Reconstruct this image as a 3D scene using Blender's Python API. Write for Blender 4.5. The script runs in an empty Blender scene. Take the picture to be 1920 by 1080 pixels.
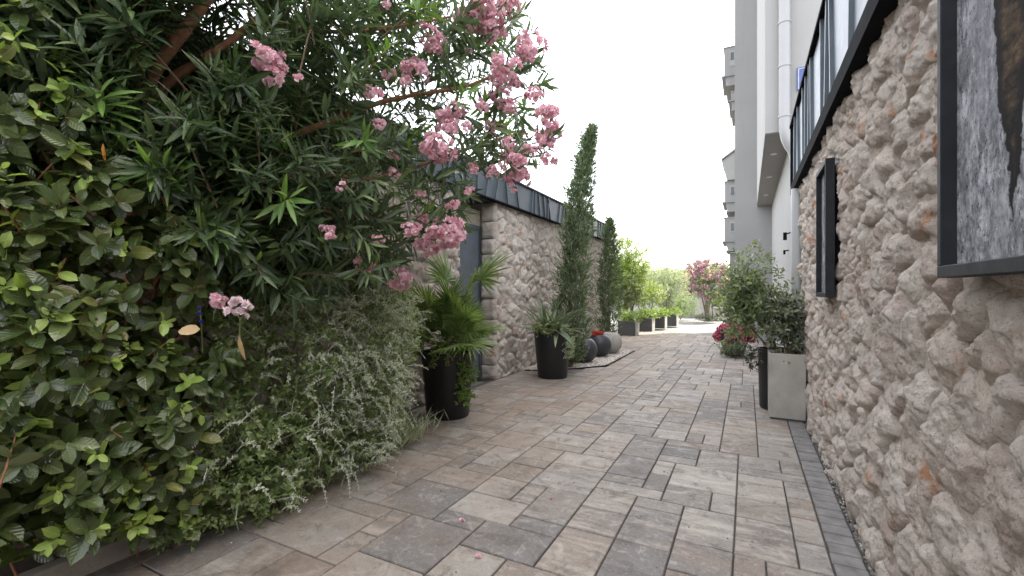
import bpy, math, random
import numpy as np
from mathutils import Matrix, Vector
random.seed(7)
rng = np.random.default_rng(11)
S = bpy.context.scene
C = S.collection
rad = math.radians

# ------------------------------------------------------------------ camera
FPX, HY, CAMZ, YAW = 853.0, 547.0, 1.4, rad(27.3)
FW = np.array([-math.sin(YAW), math.cos(YAW), 0.0])
RT = np.array([math.cos(YAW), math.sin(YAW), 0.0])
cam = bpy.data.cameras.new('camera')
cam.sensor_width = 36; cam.lens = 36 * FPX / 1920
cam.shift_y = (HY - 540) / 1920
cam.clip_start = 0.05; cam.clip_end = 3000
co = bpy.data.objects.new('camera', cam); C.objects.link(co)
co.location = (0, 0, CAMZ); co.rotation_euler = (rad(90), 0, YAW)
S.camera = co

# ------------------------------------------------------------------ light
SUN_EL, SUN_AZ = rad(54), math.atan2(0.60, 0.80)        # azimuth from +Y towards +X
w = bpy.data.worlds.new('World'); S.world = w; w.use_nodes = True
wn = w.node_tree.nodes; wl = w.node_tree.links
sky = wn.new('ShaderNodeTexSky'); sky.sky_type = 'NISHITA'; sky.sun_disc = False
sky.sun_elevation = SUN_EL; sky.sun_rotation = SUN_AZ
sky.air_density = 1.0; sky.dust_density = 4.0; sky.ozone_density = 1.0; sky.altitude = 0
bg = wn['Background']; bg.inputs['Strength'].default_value = 0.15
hz = wn.new('ShaderNodeMix'); hz.data_type = 'RGBA'; hz.inputs[0].default_value = .62      # even white summer haze over the clear sky
hz.inputs[7].default_value = (4.4, 4.2, 3.95, 1)
wl.new(sky.outputs[0], hz.inputs[6]); wl.new(hz.outputs[2], bg.inputs['Color'])
sd = bpy.data.lights.new('sun', 'SUN'); sd.energy = 2.0; sd.angle = rad(0.6); sd.color = (1, .95, .87)
so = bpy.data.objects.new('sun', sd); C.objects.link(so)
sv = Vector((math.sin(SUN_AZ) * math.cos(SUN_EL), math.cos(SUN_AZ) * math.cos(SUN_EL), math.sin(SUN_EL)))
so.rotation_euler = sv.to_track_quat('Z', 'Y').to_euler(); so.location = (10, 14, 30)
S.view_settings.view_transform = 'Standard'; S.view_settings.look = 'None'
S.view_settings.exposure = 2.65; S.view_settings.gamma = 1.0
S.render.engine = 'CYCLES'
S.cycles.max_bounces = 8; S.cycles.transparent_max_bounces = 4
S.cycles.use_denoising = True

# ------------------------------------------------------------------ helpers
def P(px, py, d):
    u = (px - 960) / FPX; v = (HY - py) / FPX
    p = d * (FW + u * RT); p[2] = CAMZ + v * d
    return p
def G(px, py, z=0.0):
    return P(px, py, (CAMZ - z) * FPX / (py - HY))
def proj(p):
    p = np.atleast_2d(p); d = p @ FW
    return 960 + FPX * (p @ RT) / d, HY - FPX * (p[:, 2] - CAMZ) / d, d

def link(o, parent=None):
    C.objects.link(o)
    if parent is not None: o.parent = parent
    return o
def tag(o, label=None, cat=None, group=None, kind=None):
    if label: o['label'] = label
    if cat: o['category'] = cat
    if group: o['group'] = group
    if kind: o['kind'] = kind
    return o
def thing(name, label, cat, loc=(0, 0, 0), group=None):
    o = bpy.data.objects.new(name, None); C.objects.link(o)
    o.location = loc; o.empty_display_size = .1
    return tag(o, label, cat, group)
def base_of(parent):
    b = Vector((0, 0, 0))
    while parent is not None:
        b += parent.location; parent = parent.parent
    return b
def newmesh(name, V, F, mats, smooth=False, uv=None, midx=None):
    """V (n,3); F (m,k) uniform int array or list of lists"""
    me = bpy.data.meshes.new(name)
    if isinstance(F, np.ndarray):
        V = np.asarray(V, dtype=np.float32); F = F.astype(np.int32); m, k = F.shape
        me.vertices.add(len(V)); me.vertices.foreach_set('co', V.ravel())
        me.loops.add(m * k); me.loops.foreach_set('vertex_index', F.ravel())
        me.polygons.add(m); me.polygons.foreach_set('loop_start', np.arange(0, m * k, k, dtype=np.int32))
        if midx is not None: me.polygons.foreach_set('material_index', midx.astype(np.int32))
        if uv is not None:
            ul = me.uv_layers.new(name='UVMap')
            ul.data.foreach_set('uv', np.asarray(uv, dtype=np.float32)[F.ravel()].ravel())
        me.update(calc_edges=True)
    else:
        me.from_pydata([tuple(map(float, v)) for v in V], [], F); me.update()
    for m_ in (mats if isinstance(mats, (list, tuple)) else [mats]): me.materials.append(m_)
    if smooth: me.polygons.foreach_set('use_smooth', np.ones(len(me.polygons), dtype=bool))
    return me
def obj(name, me, parent=None, local=False):
    """meshes are written in world coordinates; shift them into the parent's frame"""
    o = bpy.data.objects.new(name, me)
    link(o, parent)
    if parent is not None and not local: o.location = -base_of(parent)
    return o

class MB:
    """collects simple shapes (world coordinates), builds one mesh"""
    def __init__(s): s.v = []; s.f = []
    def add(s, V, F):
        b = len(s.v); s.v += [tuple(x) for x in V]; s.f += [[i + b for i in f] for f in F]; return s
    def box(s, x0, x1, y0, y1, z0, z1):
        V = [(x, y, z) for z in (z0, z1) for y in (y0, y1) for x in (x0, x1)]
        return s.add(V, [[0, 2, 3, 1], [4, 5, 7, 6], [0, 1, 5, 4], [2, 6, 7, 3], [0, 4, 6, 2], [1, 3, 7, 5]])
    def prism(s, pts, axis_vec):
        n = len(pts); a = np.array(axis_vec); pts = [np.array(p, float) for p in pts]
        V = pts + [p + a for p in pts]
        F = [list(range(n))[::-1], list(range(n, 2 * n))] + [[i, (i + 1) % n, (i + 1) % n + n, i + n] for i in range(n)]
        return s.add(V, F)
    def tube(s, pts, rads, n=8, cap=True):
        pts = [np.array(p, float) for p in pts]
        if not hasattr(rads, '__len__'): rads = [rads] * len(pts)
        V = []; ref = None
        for i, p in enumerate(pts):
            t = pts[min(i + 1, len(pts) - 1)] - pts[max(i - 1, 0)]; t = t / (np.linalg.norm(t) + 1e-9)
            if ref is None: ref = np.array([1., 0, 0]) if abs(t[0]) < .8 else np.array([0, 1., 0])
            a = ref - t * (ref @ t); a /= np.linalg.norm(a); ref = a; b = np.cross(t, a)
            for k in range(n):
                q = 2 * math.pi * k / n; V.append(p + rads[i] * (math.cos(q) * a + math.sin(q) * b))
        F = [[i * n + k, i * n + (k + 1) % n, (i + 1) * n + (k + 1) % n, (i + 1) * n + k] for i in range(len(pts) - 1) for k in range(n)]
        if cap: F += [list(range(n))[::-1], [(len(pts) - 1) * n + k for k in range(n)]]
        return s.add(V, F)
    def lathe(s, prof, cx, cy, n=40):
        V = [(cx + r * math.cos(2 * math.pi * k / n), cy + r * math.sin(2 * math.pi * k / n), z) for r, z in prof for k in range(n)]
        F = [[i * n + k, i * n + (k + 1) % n, (i + 1) * n + (k + 1) % n, (i + 1) * n + k] for i in range(len(prof) - 1) for k in range(n)]
        return s.add(V, F)
    def build(s, name, m, parent=None, smooth=False, bevel=0):
        o = obj(name, newmesh(name, s.v, s.f, m, smooth), parent)
        if smooth:
            try: o.data.set_sharp_from_angle(angle=rad(40))
            except Exception: pass
        if bevel:
            b = o.modifiers.new('bevel', 'BEVEL'); b.width = bevel; b.segments = 2; b.limit_method = 'ANGLE'
        return o

# ---- numpy noise
_perm = rng.permutation(256); _perm = np.concatenate([_perm, _perm, _perm])
_val = rng.random(256) * 2 - 1
def vnoise(x, y, z=0.0):
    x = np.asarray(x, float); y = np.asarray(y, float); z = np.asarray(z, float) + x * 0
    xi = np.floor(x).astype(int); yi = np.floor(y).astype(int); zi = np.floor(z).astype(int)
    xf = x - xi; yf = y - yi; zf = z - zi
    f = lambda t: t * t * t * (t * (t * 6 - 15) + 10)
    u, v, w_ = f(xf), f(yf), f(zf)
    def h(i, j, k): return _val[_perm[(_perm[(_perm[(xi + i) & 255] + yi + j) & 255] + zi + k) & 255]]
    def lp(a, b, t): return a + t * (b - a)
    return lp(lp(lp(h(0, 0, 0), h(1, 0, 0), u), lp(h(0, 1, 0), h(1, 1, 0), u), v),
              lp(lp(h(0, 0, 1), h(1, 0, 1), u), lp(h(0, 1, 1), h(1, 1, 1), u), v), w_)
def fbm(x, y, z=0.0, o=4, g=.5):
    r = 0; a = 1; f = 1
    for i in range(o):
        r = r + a * vnoise(x * f + 7.3 * i, y * f + 3.1 * i, np.asarray(z) * f + 1.7 * i); a *= g; f *= 2.03
    return r

# ------------------------------------------------------------------ materials
class Mat:
    def __init__(s, name):
        s.m = bpy.data.materials.new(name); s.m.use_nodes = True
        s.t = s.m.node_tree; s.b = s.t.nodes['Principled BSDF']; s.out = s.t.nodes['Material Output']
    def n(s, typ, ins=None, **props):
        nd = s.t.nodes.new('ShaderNode' + typ)
        for k, v in props.items(): setattr(nd, k, v)
        for k, v in (ins or {}).items(): s.set(nd.inputs[k], v)
        return nd
    def set(s, sock, v):
        if isinstance(v, bpy.types.NodeSocket): s.t.links.new(v, sock)
        elif isinstance(v, bpy.types.Node): s.t.links.new(v.outputs[0], sock)
        else:
            if sock.type == 'RGBA' and len(v) == 3: v = (*v, 1)
            sock.default_value = v
    def math(s, op, a, b=0.0, clamp=False):
        nd = s.n('Math', operation=op, use_clamp=clamp); s.set(nd.inputs[0], a); s.set(nd.inputs[1], b); return nd.outputs[0]
    def mix(s, f, a, b, mode='MIX'):
        nd = s.n('Mix', data_type='RGBA', blend_type=mode)
        s.set(nd.inputs[0], f); s.set(nd.inputs[6], a); s.set(nd.inputs[7], b); return nd.outputs[2]
    def ramp(s, f, stops, interp='LINEAR'):
        nd = s.n('ValToRGB'); cr = nd.color_ramp; cr.interpolation = interp
        while len(cr.elements) < len(stops): cr.elements.new(.5)
        for e, (p, c) in zip(cr.elements, stops): e.position = p; e.color = (*c, 1) if len(c) == 3 else c
        s.set(nd.inputs[0], f); return nd.outputs[0]
    def noise(s, vec, scale, detail=4, rough=.55, dist=0.0):
        return s.n('TexNoise', {'Vector': vec, 'Scale': scale, 'Detail': detail, 'Roughness': rough, 'Distortion': dist}).outputs[0]
    def pos(s): return s.n('NewGeometry').outputs['Position']
    def rnd(s):
        a = s.n('ObjectInfo').outputs['Random']; b = s.n('NewGeometry').outputs['Random Per Island']
        return s.math('FRACT', s.math('ADD', a, b))
    def smooth(s, f, lo, hi):
        nd = s.n('MapRange', {'From Min': lo, 'From Max': hi}, interpolation_type='SMOOTHSTEP'); s.set(nd.inputs[0], f); return nd.outputs[0]
    def scalev(s, vec, sc):
        return s.n('Mapping', {'Vector': vec, 'Scale': sc}).outputs[0]
    def bump(s, h, strength=.5, dist=.01, normal=None):
        nd = s.n('Bump', {'Strength': strength, 'Distance': dist, 'Height': h})
        if normal is not None: s.set(nd.inputs['Normal'], normal)
        return nd.outputs[0]
    def base(s, col, rough=.6, bump=None, metallic=0.0, spec=None):
        s.set(s.b.inputs['Base Color'], col); s.set(s.b.inputs['Roughness'], rough); s.b.inputs['Metallic'].default_value = metallic
        if bump is not None: s.set(s.b.inputs['Normal'], bump)
        if spec is not None: s.set(s.b.inputs['Specular IOR Level'], spec)
        return s.m

def plain(name, col, rough=.6, var=.12, scale=6, bump=0, metallic=0.0, spec=None):
    m = Mat(name); p = m.pos()
    f = m.noise(p, scale, 5, .6)
    lo = tuple(c * (1 - var) for c in col); hi = tuple(c * (1 + var) for c in col)
    c = m.ramp(f, [(.3, lo), (.7, hi)])
    b = m.bump(m.noise(p, scale * 14, 3), bump, .004) if bump else None
    r = m.math('ADD', m.math('MULTIPLY', m.noise(p, scale * 2.3, 3), .2), rough - .1)
    return m.base(c, r, b, metallic, spec)

def stone_mat(name, cols, orange=.12, rndscale=1.0):
    m = Mat(name); p = m.pos(); r = m.rnd()
    off = m.n('CombineXYZ', {0: m.math('MULTIPLY', r, 37.), 1: m.math('MULTIPLY', r, 11.), 2: 0.0}).outputs[0]
    q = m.n('VectorMath', {0: p, 1: off}, operation='ADD').outputs[0]
    c = m.ramp(r, [(i / (len(cols) - 1), k) for i, k in enumerate(cols)])
    c = m.mix(.55, c, m.ramp(m.math('FRACT', m.math('MULTIPLY', r, 5.7)), [(0, (.47, .385, .33)), (.35, (.72, .675, .61)), (.7, (.57, .50, .44)), (1, (.64, .55, .485))]))
    n1 = m.noise(q, 9, 7, .68, .8); n2 = m.noise(q, 38, 6, .75, .4); n3 = m.noise(q, 3.2, 3, .5, 1.0)
    c = m.mix(m.smooth(n1, .35, .7), c, m.mix(.5, c, (.62, .56, .50)))
    c = m.mix(m.smooth(n3, .50, .68), c, m.mix(.6, c, (.36, .275, .23)))
    c = m.mix(m.math('MULTIPLY', m.smooth(n2, .52, .75), .5), c, (.62, .57, .52))
    c = m.mix(m.math('MULTIPLY', m.smooth(n2, .46, .28), .55), c, (.20, .165, .14))
    n4 = m.noise(q, 95, 6, .8, .3)
    c = m.mix(m.math('MULTIPLY', m.smooth(n4, .46, .36), .65), c, (.165, .13, .105))
    c = m.mix(m.math('MULTIPLY', m.smooth(n4, .56, .66), .45), c, (.74, .69, .62))
    # iron stains on some stones
    st = m.math('MULTIPLY', m.smooth(m.noise(q, 5.5, 4, .6, .8), .56, .70), m.math('LESS_THAN', m.math('FRACT', m.math('MULTIPLY', r, 7.13)), orange * 2.2))
    c = m.mix(m.math('MULTIPLY', st, .8), c, (.42, .18, .065))
    vo = m.n('TexVoronoi', {'Vector': m.n('VectorMath', {0: q, 1: m.n('TexNoise', {'Vector': q, 'Scale': 9.0}).outputs['Color']}, operation='ADD').outputs[0], 'Scale': 13.0}, feature='DISTANCE_TO_EDGE').outputs[0]
    crack = m.smooth(vo, 0, .05)
    h = m.math('ADD', m.math('MULTIPLY', n2, .5), m.math('ADD', m.math('MULTIPLY', n1, .8), m.math('MULTIPLY', crack, .10)))
    b = m.bump(h, .9, .022)
    b = m.bump(m.noise(q, 85, 6, .8, .5), 1.0, .010, b)
    return m.base(c, .88, b, spec=.25)

M = {}
M['stone_r'] = stone_mat('pink_grey_rubble', [(.49, .41, .35), (.61, .53, .46), (.46, .395, .345), (.65, .575, .50), (.51, .41, .35)], .13)
M['stone_l'] = stone_mat('pale_rubble', [(.58, .53, .465), (.69, .635, .56), (.55, .50, .445), (.71, .655, .575), (.59, .51, .44)], .22)
def mortar_mat():
    m = Mat('mortar'); p = m.pos(); n1 = m.noise(p, 12, 6, .7); n2 = m.noise(p, 90, 4, .7)
    c = m.ramp(n1, [(.3, (.33, .285, .24)), (.7, (.52, .465, .41))])
    c = m.mix(m.math('MULTIPLY', m.smooth(n2, .48, .38), .6), c, (.17, .14, .115))
    return m.base(c, .95, m.bump(m.math('ADD', n1, m.math('MULTIPLY', n2, .4)), .8, .012), spec=.2)
M['mortar'] = mortar_mat()

def paver_mat(name, warm):
    m = Mat(name); p = m.pos(); r = m.rnd()
    off = m.n('CombineXYZ', {0: m.math('MULTIPLY', r, 53.), 1: m.math('MULTIPLY', r, 29.), 2: 0.0}).outputs[0]
    q = m.n('VectorMath', {0: p, 1: off}, operation='ADD').outputs[0]
    r2 = m.math('FRACT', m.math('MULTIPLY', r, 9.7)); r3 = m.math('FRACT', m.math('MULTIPLY', r, 23.3))
    c = m.ramp(r, [(0, (.20, .18, .158)), (.16, (.29, .265, .235)), (.32, (.125, .12, .115)), (.5, (.33, .305, .27)), (.64, (.235, .195, .16)), (.78, (.165, .16, .155)), (.9, (.26, .235, .205)), (1, (.30, .285, .265))])
    # streaked pigment along the slab
    st = m.noise(m.scalev(q, (1.2, 7.5, 1)), 1.6, 5, .6, .6)
    tone = m.ramp(r2, [(0, (.42, .385, .335)), (.4, (.085, .08, .077)), (.7, (.30, .225, .165)), (1, (.46, .43, .39))])
    c = m.mix(m.math('MULTIPLY', m.smooth(st, .46, .66), m.math('ADD', m.math('MULTIPLY', r3, .55), .4)), c, tone)
    big = m.noise(p, .7, 3, .5)
    c = m.mix(m.math('MULTIPLY', m.smooth(big, .45, .7), .30 * warm), c, (.27, .20, .145))
    blot = m.noise(q, 6.5, 7, .72, .8)
    c = m.mix(m.math('MULTIPLY', m.smooth(blot, .52, .64), .62), c, (.095, .087, .08))
    c = m.mix(m.math('MULTIPLY', m.smooth(blot, .47, .35), .5), c, (.43, .40, .355))
    mot = m.noise(q, 38, 6, .75, .4)
    c = m.mix(m.math('MULTIPLY', m.smooth(mot, .54, .66), .4), c, (.09, .083, .076))
    c = m.mix(m.math('MULTIPLY', m.smooth(mot, .46, .34), .35), c, (.47, .44, .40))
    tan = m.math('MULTIPLY', m.smooth(m.n('SeparateXYZ', {0: p}).outputs[0], -.6, -2.4), m.smooth(m.noise(p, 2.2, 5, .6, .5), .35, .6))   # leaf tannin beside the bed
    c = m.mix(m.math('MULTIPLY', tan, .45), c, (.215, .15, .105))
    grime = m.math('MULTIPLY', m.smooth(m.noise(p, 1.15, 6, .65, .8), .54, .70), m.smooth(m.noise(p, 14, 5, .7), .35, .6))
    c = m.mix(m.math('MULTIPLY', grime, .6), c, (.075, .068, .06))
    sp = m.noise(p, 240, 2, .6)
    c = m.mix(m.math('MULTIPLY', m.smooth(sp, .58, .72), .45), c, (.46, .44, .41))
    c = m.mix(m.math('MULTIPLY', m.smooth(sp, .42, .28), .5), c, (.06, .058, .055))
    h = m.math('ADD', m.math('MULTIPLY', sp, .5), m.math('MULTIPLY', blot, .5))
    rg = m.math('ADD', m.math('MULTIPLY', blot, .25), .58)
    return m.base(c, rg, m.bump(h, .55, .004), spec=.3)
M['paver'] = paver_mat('mottled_paver', 1.0)
M['border'] = plain('border_brick', (.165, .16, .155), .75, .35, 9, .5)
M['joint'] = plain('joint_sand', (.055, .05, .045), .95, .3, 30, .6)
M['ground'] = plain('pale_ground', (.15, .145, .135), .85, .15, 1.5, .4)
M['kerb'] = plain('concrete_kerb', (.30, .275, .245), .85, .28, 7, .7)
M['soil'] = plain('soil', (.035, .026, .02), .95, .4, 20, .8)
M['gravel'] = Mat('pebbles'); _g = M['gravel']
M['gravel'] = _g.base(_g.ramp(_g.rnd(), [(0, (.30, .27, .24)), (.4, (.55, .51, .46)), (.7, (.42, .36, .31)), (1, (.66, .63, .58))]), .8)
M['grit'] = Mat('dark_grit'); _g = M['grit']
M['grit'] = _g.base(_g.ramp(_g.rnd(), [(0, (.08, .075, .07)), (.6, (.19, .18, .165)), (.92, (.26, .24, .22)), (1, (.6, .58, .55))]), .85)
M['plaster'] = plain('white_plaster', (.33, .328, .32), .85, .05, 1.2, .35)
M['plaster2'] = plain('grey_plaster', (.265, .265, .265), .85, .06, 1.0, .35)
M['soffit'] = plain('soffit_plaster', (.32, .312, .30), .85, .05, 2, .2)
M['pvc'] = plain('white_pipe', (.36, .365, .37), .35, .03, 3)
M['slate'] = plain('slate_sheet_metal', (.085, .105, .125), .42, .16, 5, .12, .25)
M['slate_l'] = plain('blue_grey_sheet_metal', (.13, .155, .18), .38, .12, 5, .1, .3)
M['sky_sheen_panel'] = plain('blue_grey_panel_sky_sheen', (.17, .20, .23), .45, .1, 5, .1)  # sky reflection put into the base colour, paler than the slate ribs
M['black_trim'] = plain('black_metal', (.010, .0105, .012), .85, .2, 8, .1, 0.0, .04)
M['steel'] = plain('dark_brushed_frame', (.018, .020, .023), .6, .3, 12, .12, .0, .15)
M['pot'] = plain('black_plastic', (.012, .0125, .014), .42, .35, 10, .25)
M['ball_dark'] = plain('anthracite_concrete', (.035, .037, .042), .62, .3, 8, .4)
M['ball_light'] = plain('light_concrete', (.34, .325, .29), .8, .14, 9, .5)
M['concrete_pot'] = plain('concrete_planter', (.36, .345, .31), .8, .18, 5, .35)
M['box_dark'] = plain('dark_planter', (.06, .06, .062), .7, .2, 6, .3)
M['wood'] = plain('pale_timber', (.38, .35, .26), .7, .2, 14, .3)
M['tile_red'] = plain('roof_tile', (.42, .16, .11), .8, .25, 3, .3)
M['glass'] = plain('window_glass', (.05, .06, .07), .08, .1, 2)
M['blue_sign'] = plain('blue_enamel', (.07, .11, .30), .25, .06, 8)
M['white_paint'] = plain('white_enamel', (.78, .79, .8), .4, .04, 8)
M['bark'] = plain('grey_bark', (.16, .125, .095), .85, .4, 16, .9)
M['bark_r'] = plain('red_brown_bark', (.26, .12, .06), .75, .32, 22, .8)
M['twig'] = plain('grey_twig', (.48, .48, .43), .8, .2, 30)
M['twig_b'] = plain('brown_twig', (.13, .08, .045), .8, .3, 30)
def plaster_mat(name, col):
    m = Mat(name); p = m.pos()
    f = m.noise(p, .9, 5, .6); stk = m.noise(m.scalev(p, (5, 5, .22)), 1.4, 5, .65, .3); g = m.noise(p, 55, 4, .7)
    c = m.ramp(f, [(.3, tuple(k * .95 for k in col)), (.7, tuple(k * 1.05 for k in col))])
    c = m.mix(m.math('MULTIPLY', m.smooth(stk, .54, .74), .22), c, tuple(k * .62 for k in col))
    return m.base(c, .88, m.bump(g, .4, .004), spec=.2)
M['plaster'] = plaster_mat('weathered_plaster', (.365, .363, .355)); M['plaster2'] = plaster_mat('weathered_grey_plaster', (.295, .295, .293))
def dusty(name, col, dust):
    m = Mat(name); p = m.pos(); d = m.smooth(m.noise(m.scalev(p, (1, 1, .5)), 7, 7, .7, .6), .48, .75)
    fl = m.smooth(m.noise(p, 120, 4, .7), .60, .72)
    c = m.mix(m.math('MULTIPLY', d, .45), col, dust); c = m.mix(m.math('MULTIPLY', fl, .35), c, dust)
    return m.base(c, m.math('ADD', m.math('MULTIPLY', d, .3), .42), m.bump(fl, .15, .002))
M['pot'] = dusty('dusty_black_plastic', (.011, .0115, .013), (.055, .05, .045)); M['ball_dark'] = dusty('dusty_anthracite', (.032, .034, .039), (.085, .08, .072))
M['concrete_pot'] = plain('cast_concrete', (.35, .336, .303), .82, .2, 3.5, .4)
M['lamp'] = plain('lamp_glass', (.7, .7, .68), .3, .03, 5)

def leaf_mat(name, ramp, rough=.4, trans=.3, back=None, veins=False, spec=.5, tcol=1.6, tint=(1, 1.05, .55)):
    m = Mat(name); r = m.rnd(); p = m.pos()
    c = m.ramp(r, ramp)
    n = m.noise(p, 40, 3, .6)
    c = m.mix(m.math('MULTIPLY', m.smooth(n, .4, .7), .25), c, m.mix(1.0, c, (1.5, 1.4, 1.0) if tint[2] < 1 else (1.15, 1.15, 1.15), 'MULTIPLY'))
    bump = None
    if veins:
        uv = m.n('UVMap').outputs[0]; sx = m.n('SeparateXYZ', {0: uv})
        ay = m.math('ABSOLUTE', sx.outputs[1])
        mid = m.smooth(ay, .035, .008)
        ph = m.math('MULTIPLY', m.math('SUBTRACT', sx.outputs[0], m.math('MULTIPLY', ay, .9)), 44.)
        lat = m.math('MULTIPLY', m.smooth(m.math('SINE', ph), .72, 1.0), m.smooth(ay, .30, .0))
        v = m.math('MAXIMUM', mid, m.math('MULTIPLY', lat, .35))
        c = m.mix(m.math('MULTIPLY', v, .38), c, m.mix(1.0, c, (1.9, 1.7, 1.5), 'MULTIPLY'))
        bump = m.bump(m.math('SUBTRACT', m.math('MULTIPLY', m.math('SINE', ph), .35), v), .35, .003)
    if back:
        bf = m.n('NewGeometry').outputs['Backfacing']; c = m.mix(m.math('MULTIPLY', bf, .8), c, back)
    m.base(c, rough, bump, spec=spec)
    tr = m.n('BsdfTranslucent', {'Color': m.mix(1.0, c, tuple(tcol * t_ for t_ in tint), 'MULTIPLY')})
    mx = m.n('MixShader', {0: trans, 1: m.b.outputs[0], 2: tr.outputs[0]})
    m.t.links.new(mx.outputs[0], m.out.inputs[0]); return m.m
M['olea'] = leaf_mat('oleander_leaf', [(0, (.022, .042, .019)), (.5, (.044, .075, .031)), (.85, (.078, .118, .045)), (1, (.13, .18, .06))], .36, .3, (.085, .12, .075), True, .5)
M['olea_young'] = leaf_mat('oleander_young_leaf', [(0, (.075, .16, .04)), (1, (.15, .25, .06))], .38, .3, None, True)
M['elae'] = leaf_mat('dark_broad_leaf', [(0, (.040, .064, .023)), (.6, (.085, .120, .042)), (.92, (.125, .165, .06)), (1, (.24, .25, .08))], .17, .24, (.15, .17, .09), True, .6)
M['elae_young'] = leaf_mat('young_broad_leaf', [(0, (.22, .33, .07)), (.6, (.31, .43, .10)), (1, (.42, .52, .18))], .33, .32, None, True)
M['silver'] = leaf_mat('silver_leaf', [(0, (.20, .25, .14)), (.5, (.32, .37, .245)), (1, (.50, .54, .42))], .6, .25, (.42, .45, .35))
M['smallgreen'] = leaf_mat('small_green_leaf', [(0, (.11, .165, .06)), (.6, (.19, .26, .10)), (1, (.31, .37, .165))], .5, .3)
M['dead'] = leaf_mat('dry_leaf', [(0, (.42, .30, .17)), (1, (.50, .36, .20))], .6, .25)
M['orange_leaf'] = leaf_mat('orange_leaf', [(0, (.62, .23, .03)), (1, (.62, .26, .04))], .5, .3)
M['petal'] = leaf_mat('pink_petal', [(0, (.67, .33, .40)), (.5, (.77, .48, .54)), (1, (.86, .68, .71))], .6, .35, None, False, .3, 1.1, (1, 1, 1))
M['petal_pale'] = leaf_mat('pale_pink_petal', [(0, (.80, .62, .66)), (1, (.86, .76, .77))], .6, .35, None, False, .3, 1.1, (1, 1, 1))
M['petal_red'] = leaf_mat('red_petal', [(0, (.45, .07, .12)), (.6, (.58, .16, .22)), (1, (.70, .36, .40))], .5, .3, None, False, .3, 1.1, (1, 1, 1))
M['petal_coral'] = leaf_mat('coral_petal', [(0, (.62, .07, .05)), (1, (.70, .14, .10))], .5, .3, None, False, .3, 1.1, (1, 1, 1))
M['petal_blue'] = leaf_mat('blue_petal', [(0, (.02, .02, .14)), (1, (.05, .05, .24))], .5, .3, None, False, .3, 1.1, (1, 1, 1))
M['cypress'] = leaf_mat('cypress_spray', [(0, (.07, .105, .052)), (.6, (.125, .17, .09)), (1, (.215, .255, .155))], .65, .18)
M['palm'] = leaf_mat('palm_blade', [(0, (.095, .15, .055)), (.6, (.155, .225, .08)), (1, (.23, .30, .12))], .38, .28)
M['yucca'] = leaf_mat('grey_green_blade', [(0, (.085, .125, .075)), (1, (.19, .23, .15))], .5, .2)
M['lime'] = leaf_mat('lime_leaf', [(0, (.10, .155, .025)), (1, (.20, .265, .055))], .5, .35)
M['hedge'] = leaf_mat('yellow_green_leaf', [(0, (.13, .20, .03)), (1, (.30, .36, .07))], .5, .3)
M['olive'] = leaf_mat('olive_leaf', [(0, (.11, .15, .07)), (1, (.27, .31, .20))], .5, .25, (.33, .36, .28))
M['duskshrub'] = leaf_mat('dull_green_leaf', [(0, (.085, .115, .068)), (.6, (.15, .185, .12)), (1, (.24, .27, .185))], .34, .25, (.26, .29, .21))
M['darkleaf'] = leaf_mat('dark_purple_leaf', [(0, (.03, .035, .03)), (1, (.07, .075, .055))], .35, .15)

# ------------------------------------------------------------------ leaf templates and foliage
def leaf_template(width, ns=5, fold=.18, droop=.15, wavy=0., shape='lance', seed=0):
    r = random.Random(seed)
    xs = np.linspace(0, 1, ns); V = []; 
    for i, x in enumerate(xs):
        if shape == 'lance': wd = math.sin(math.pi * min(1, x * 1.02) ** .85) ** .8 if 0 < x < 1 else .03
        elif shape == 'ovate': wd = (math.sin(math.pi * x ** 1.08)) ** .46 if 0 < x < 1 else .03
        else: wd = (1 - x) ** .6 if x > .08 else .75
        if x >= .999: wd = .01
        z0 = -droop * x * x
        a = width / 2 * wd
        for sgn in (-1, 0, 1):
            V.append((x - (.0 if sgn else 0), sgn * a, z0 + abs(sgn) * (fold * a * 1.6 + wavy * r.uniform(-1, 1) * .06 * (0 < x < 1))))
    F = []
    for i in range(ns - 1):
        b = i * 3
        F += [[b, b + 3, b + 4, b + 1], [b + 1, b + 4, b + 5, b + 2]]
    V = np.array(V); return V, np.array(F), V[:, :2].copy()
def diamond(width=.45, fold=.1):
    V = np.array([(0, 0, 0), (.45, -width / 2, fold), (1, 0, -.06), (.45, width / 2, fold)])
    return V, np.array([[0, 1, 2], [0, 2, 3]]), V[:, :2].copy()
def frames(d, n):
    d = d / (np.linalg.norm(d, axis=1, keepdims=True) + 1e-9)
    y = np.cross(n, d); ln = np.linalg.norm(y, axis=1, keepdims=True)
    y = np.where(ln < 1e-3, np.cross(np.array([[.3, .5, .8]]), d), y); y /= np.linalg.norm(y, axis=1, keepdims=True)
    z = np.cross(d, y); return np.stack([d, y, z], axis=2)      # columns
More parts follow.
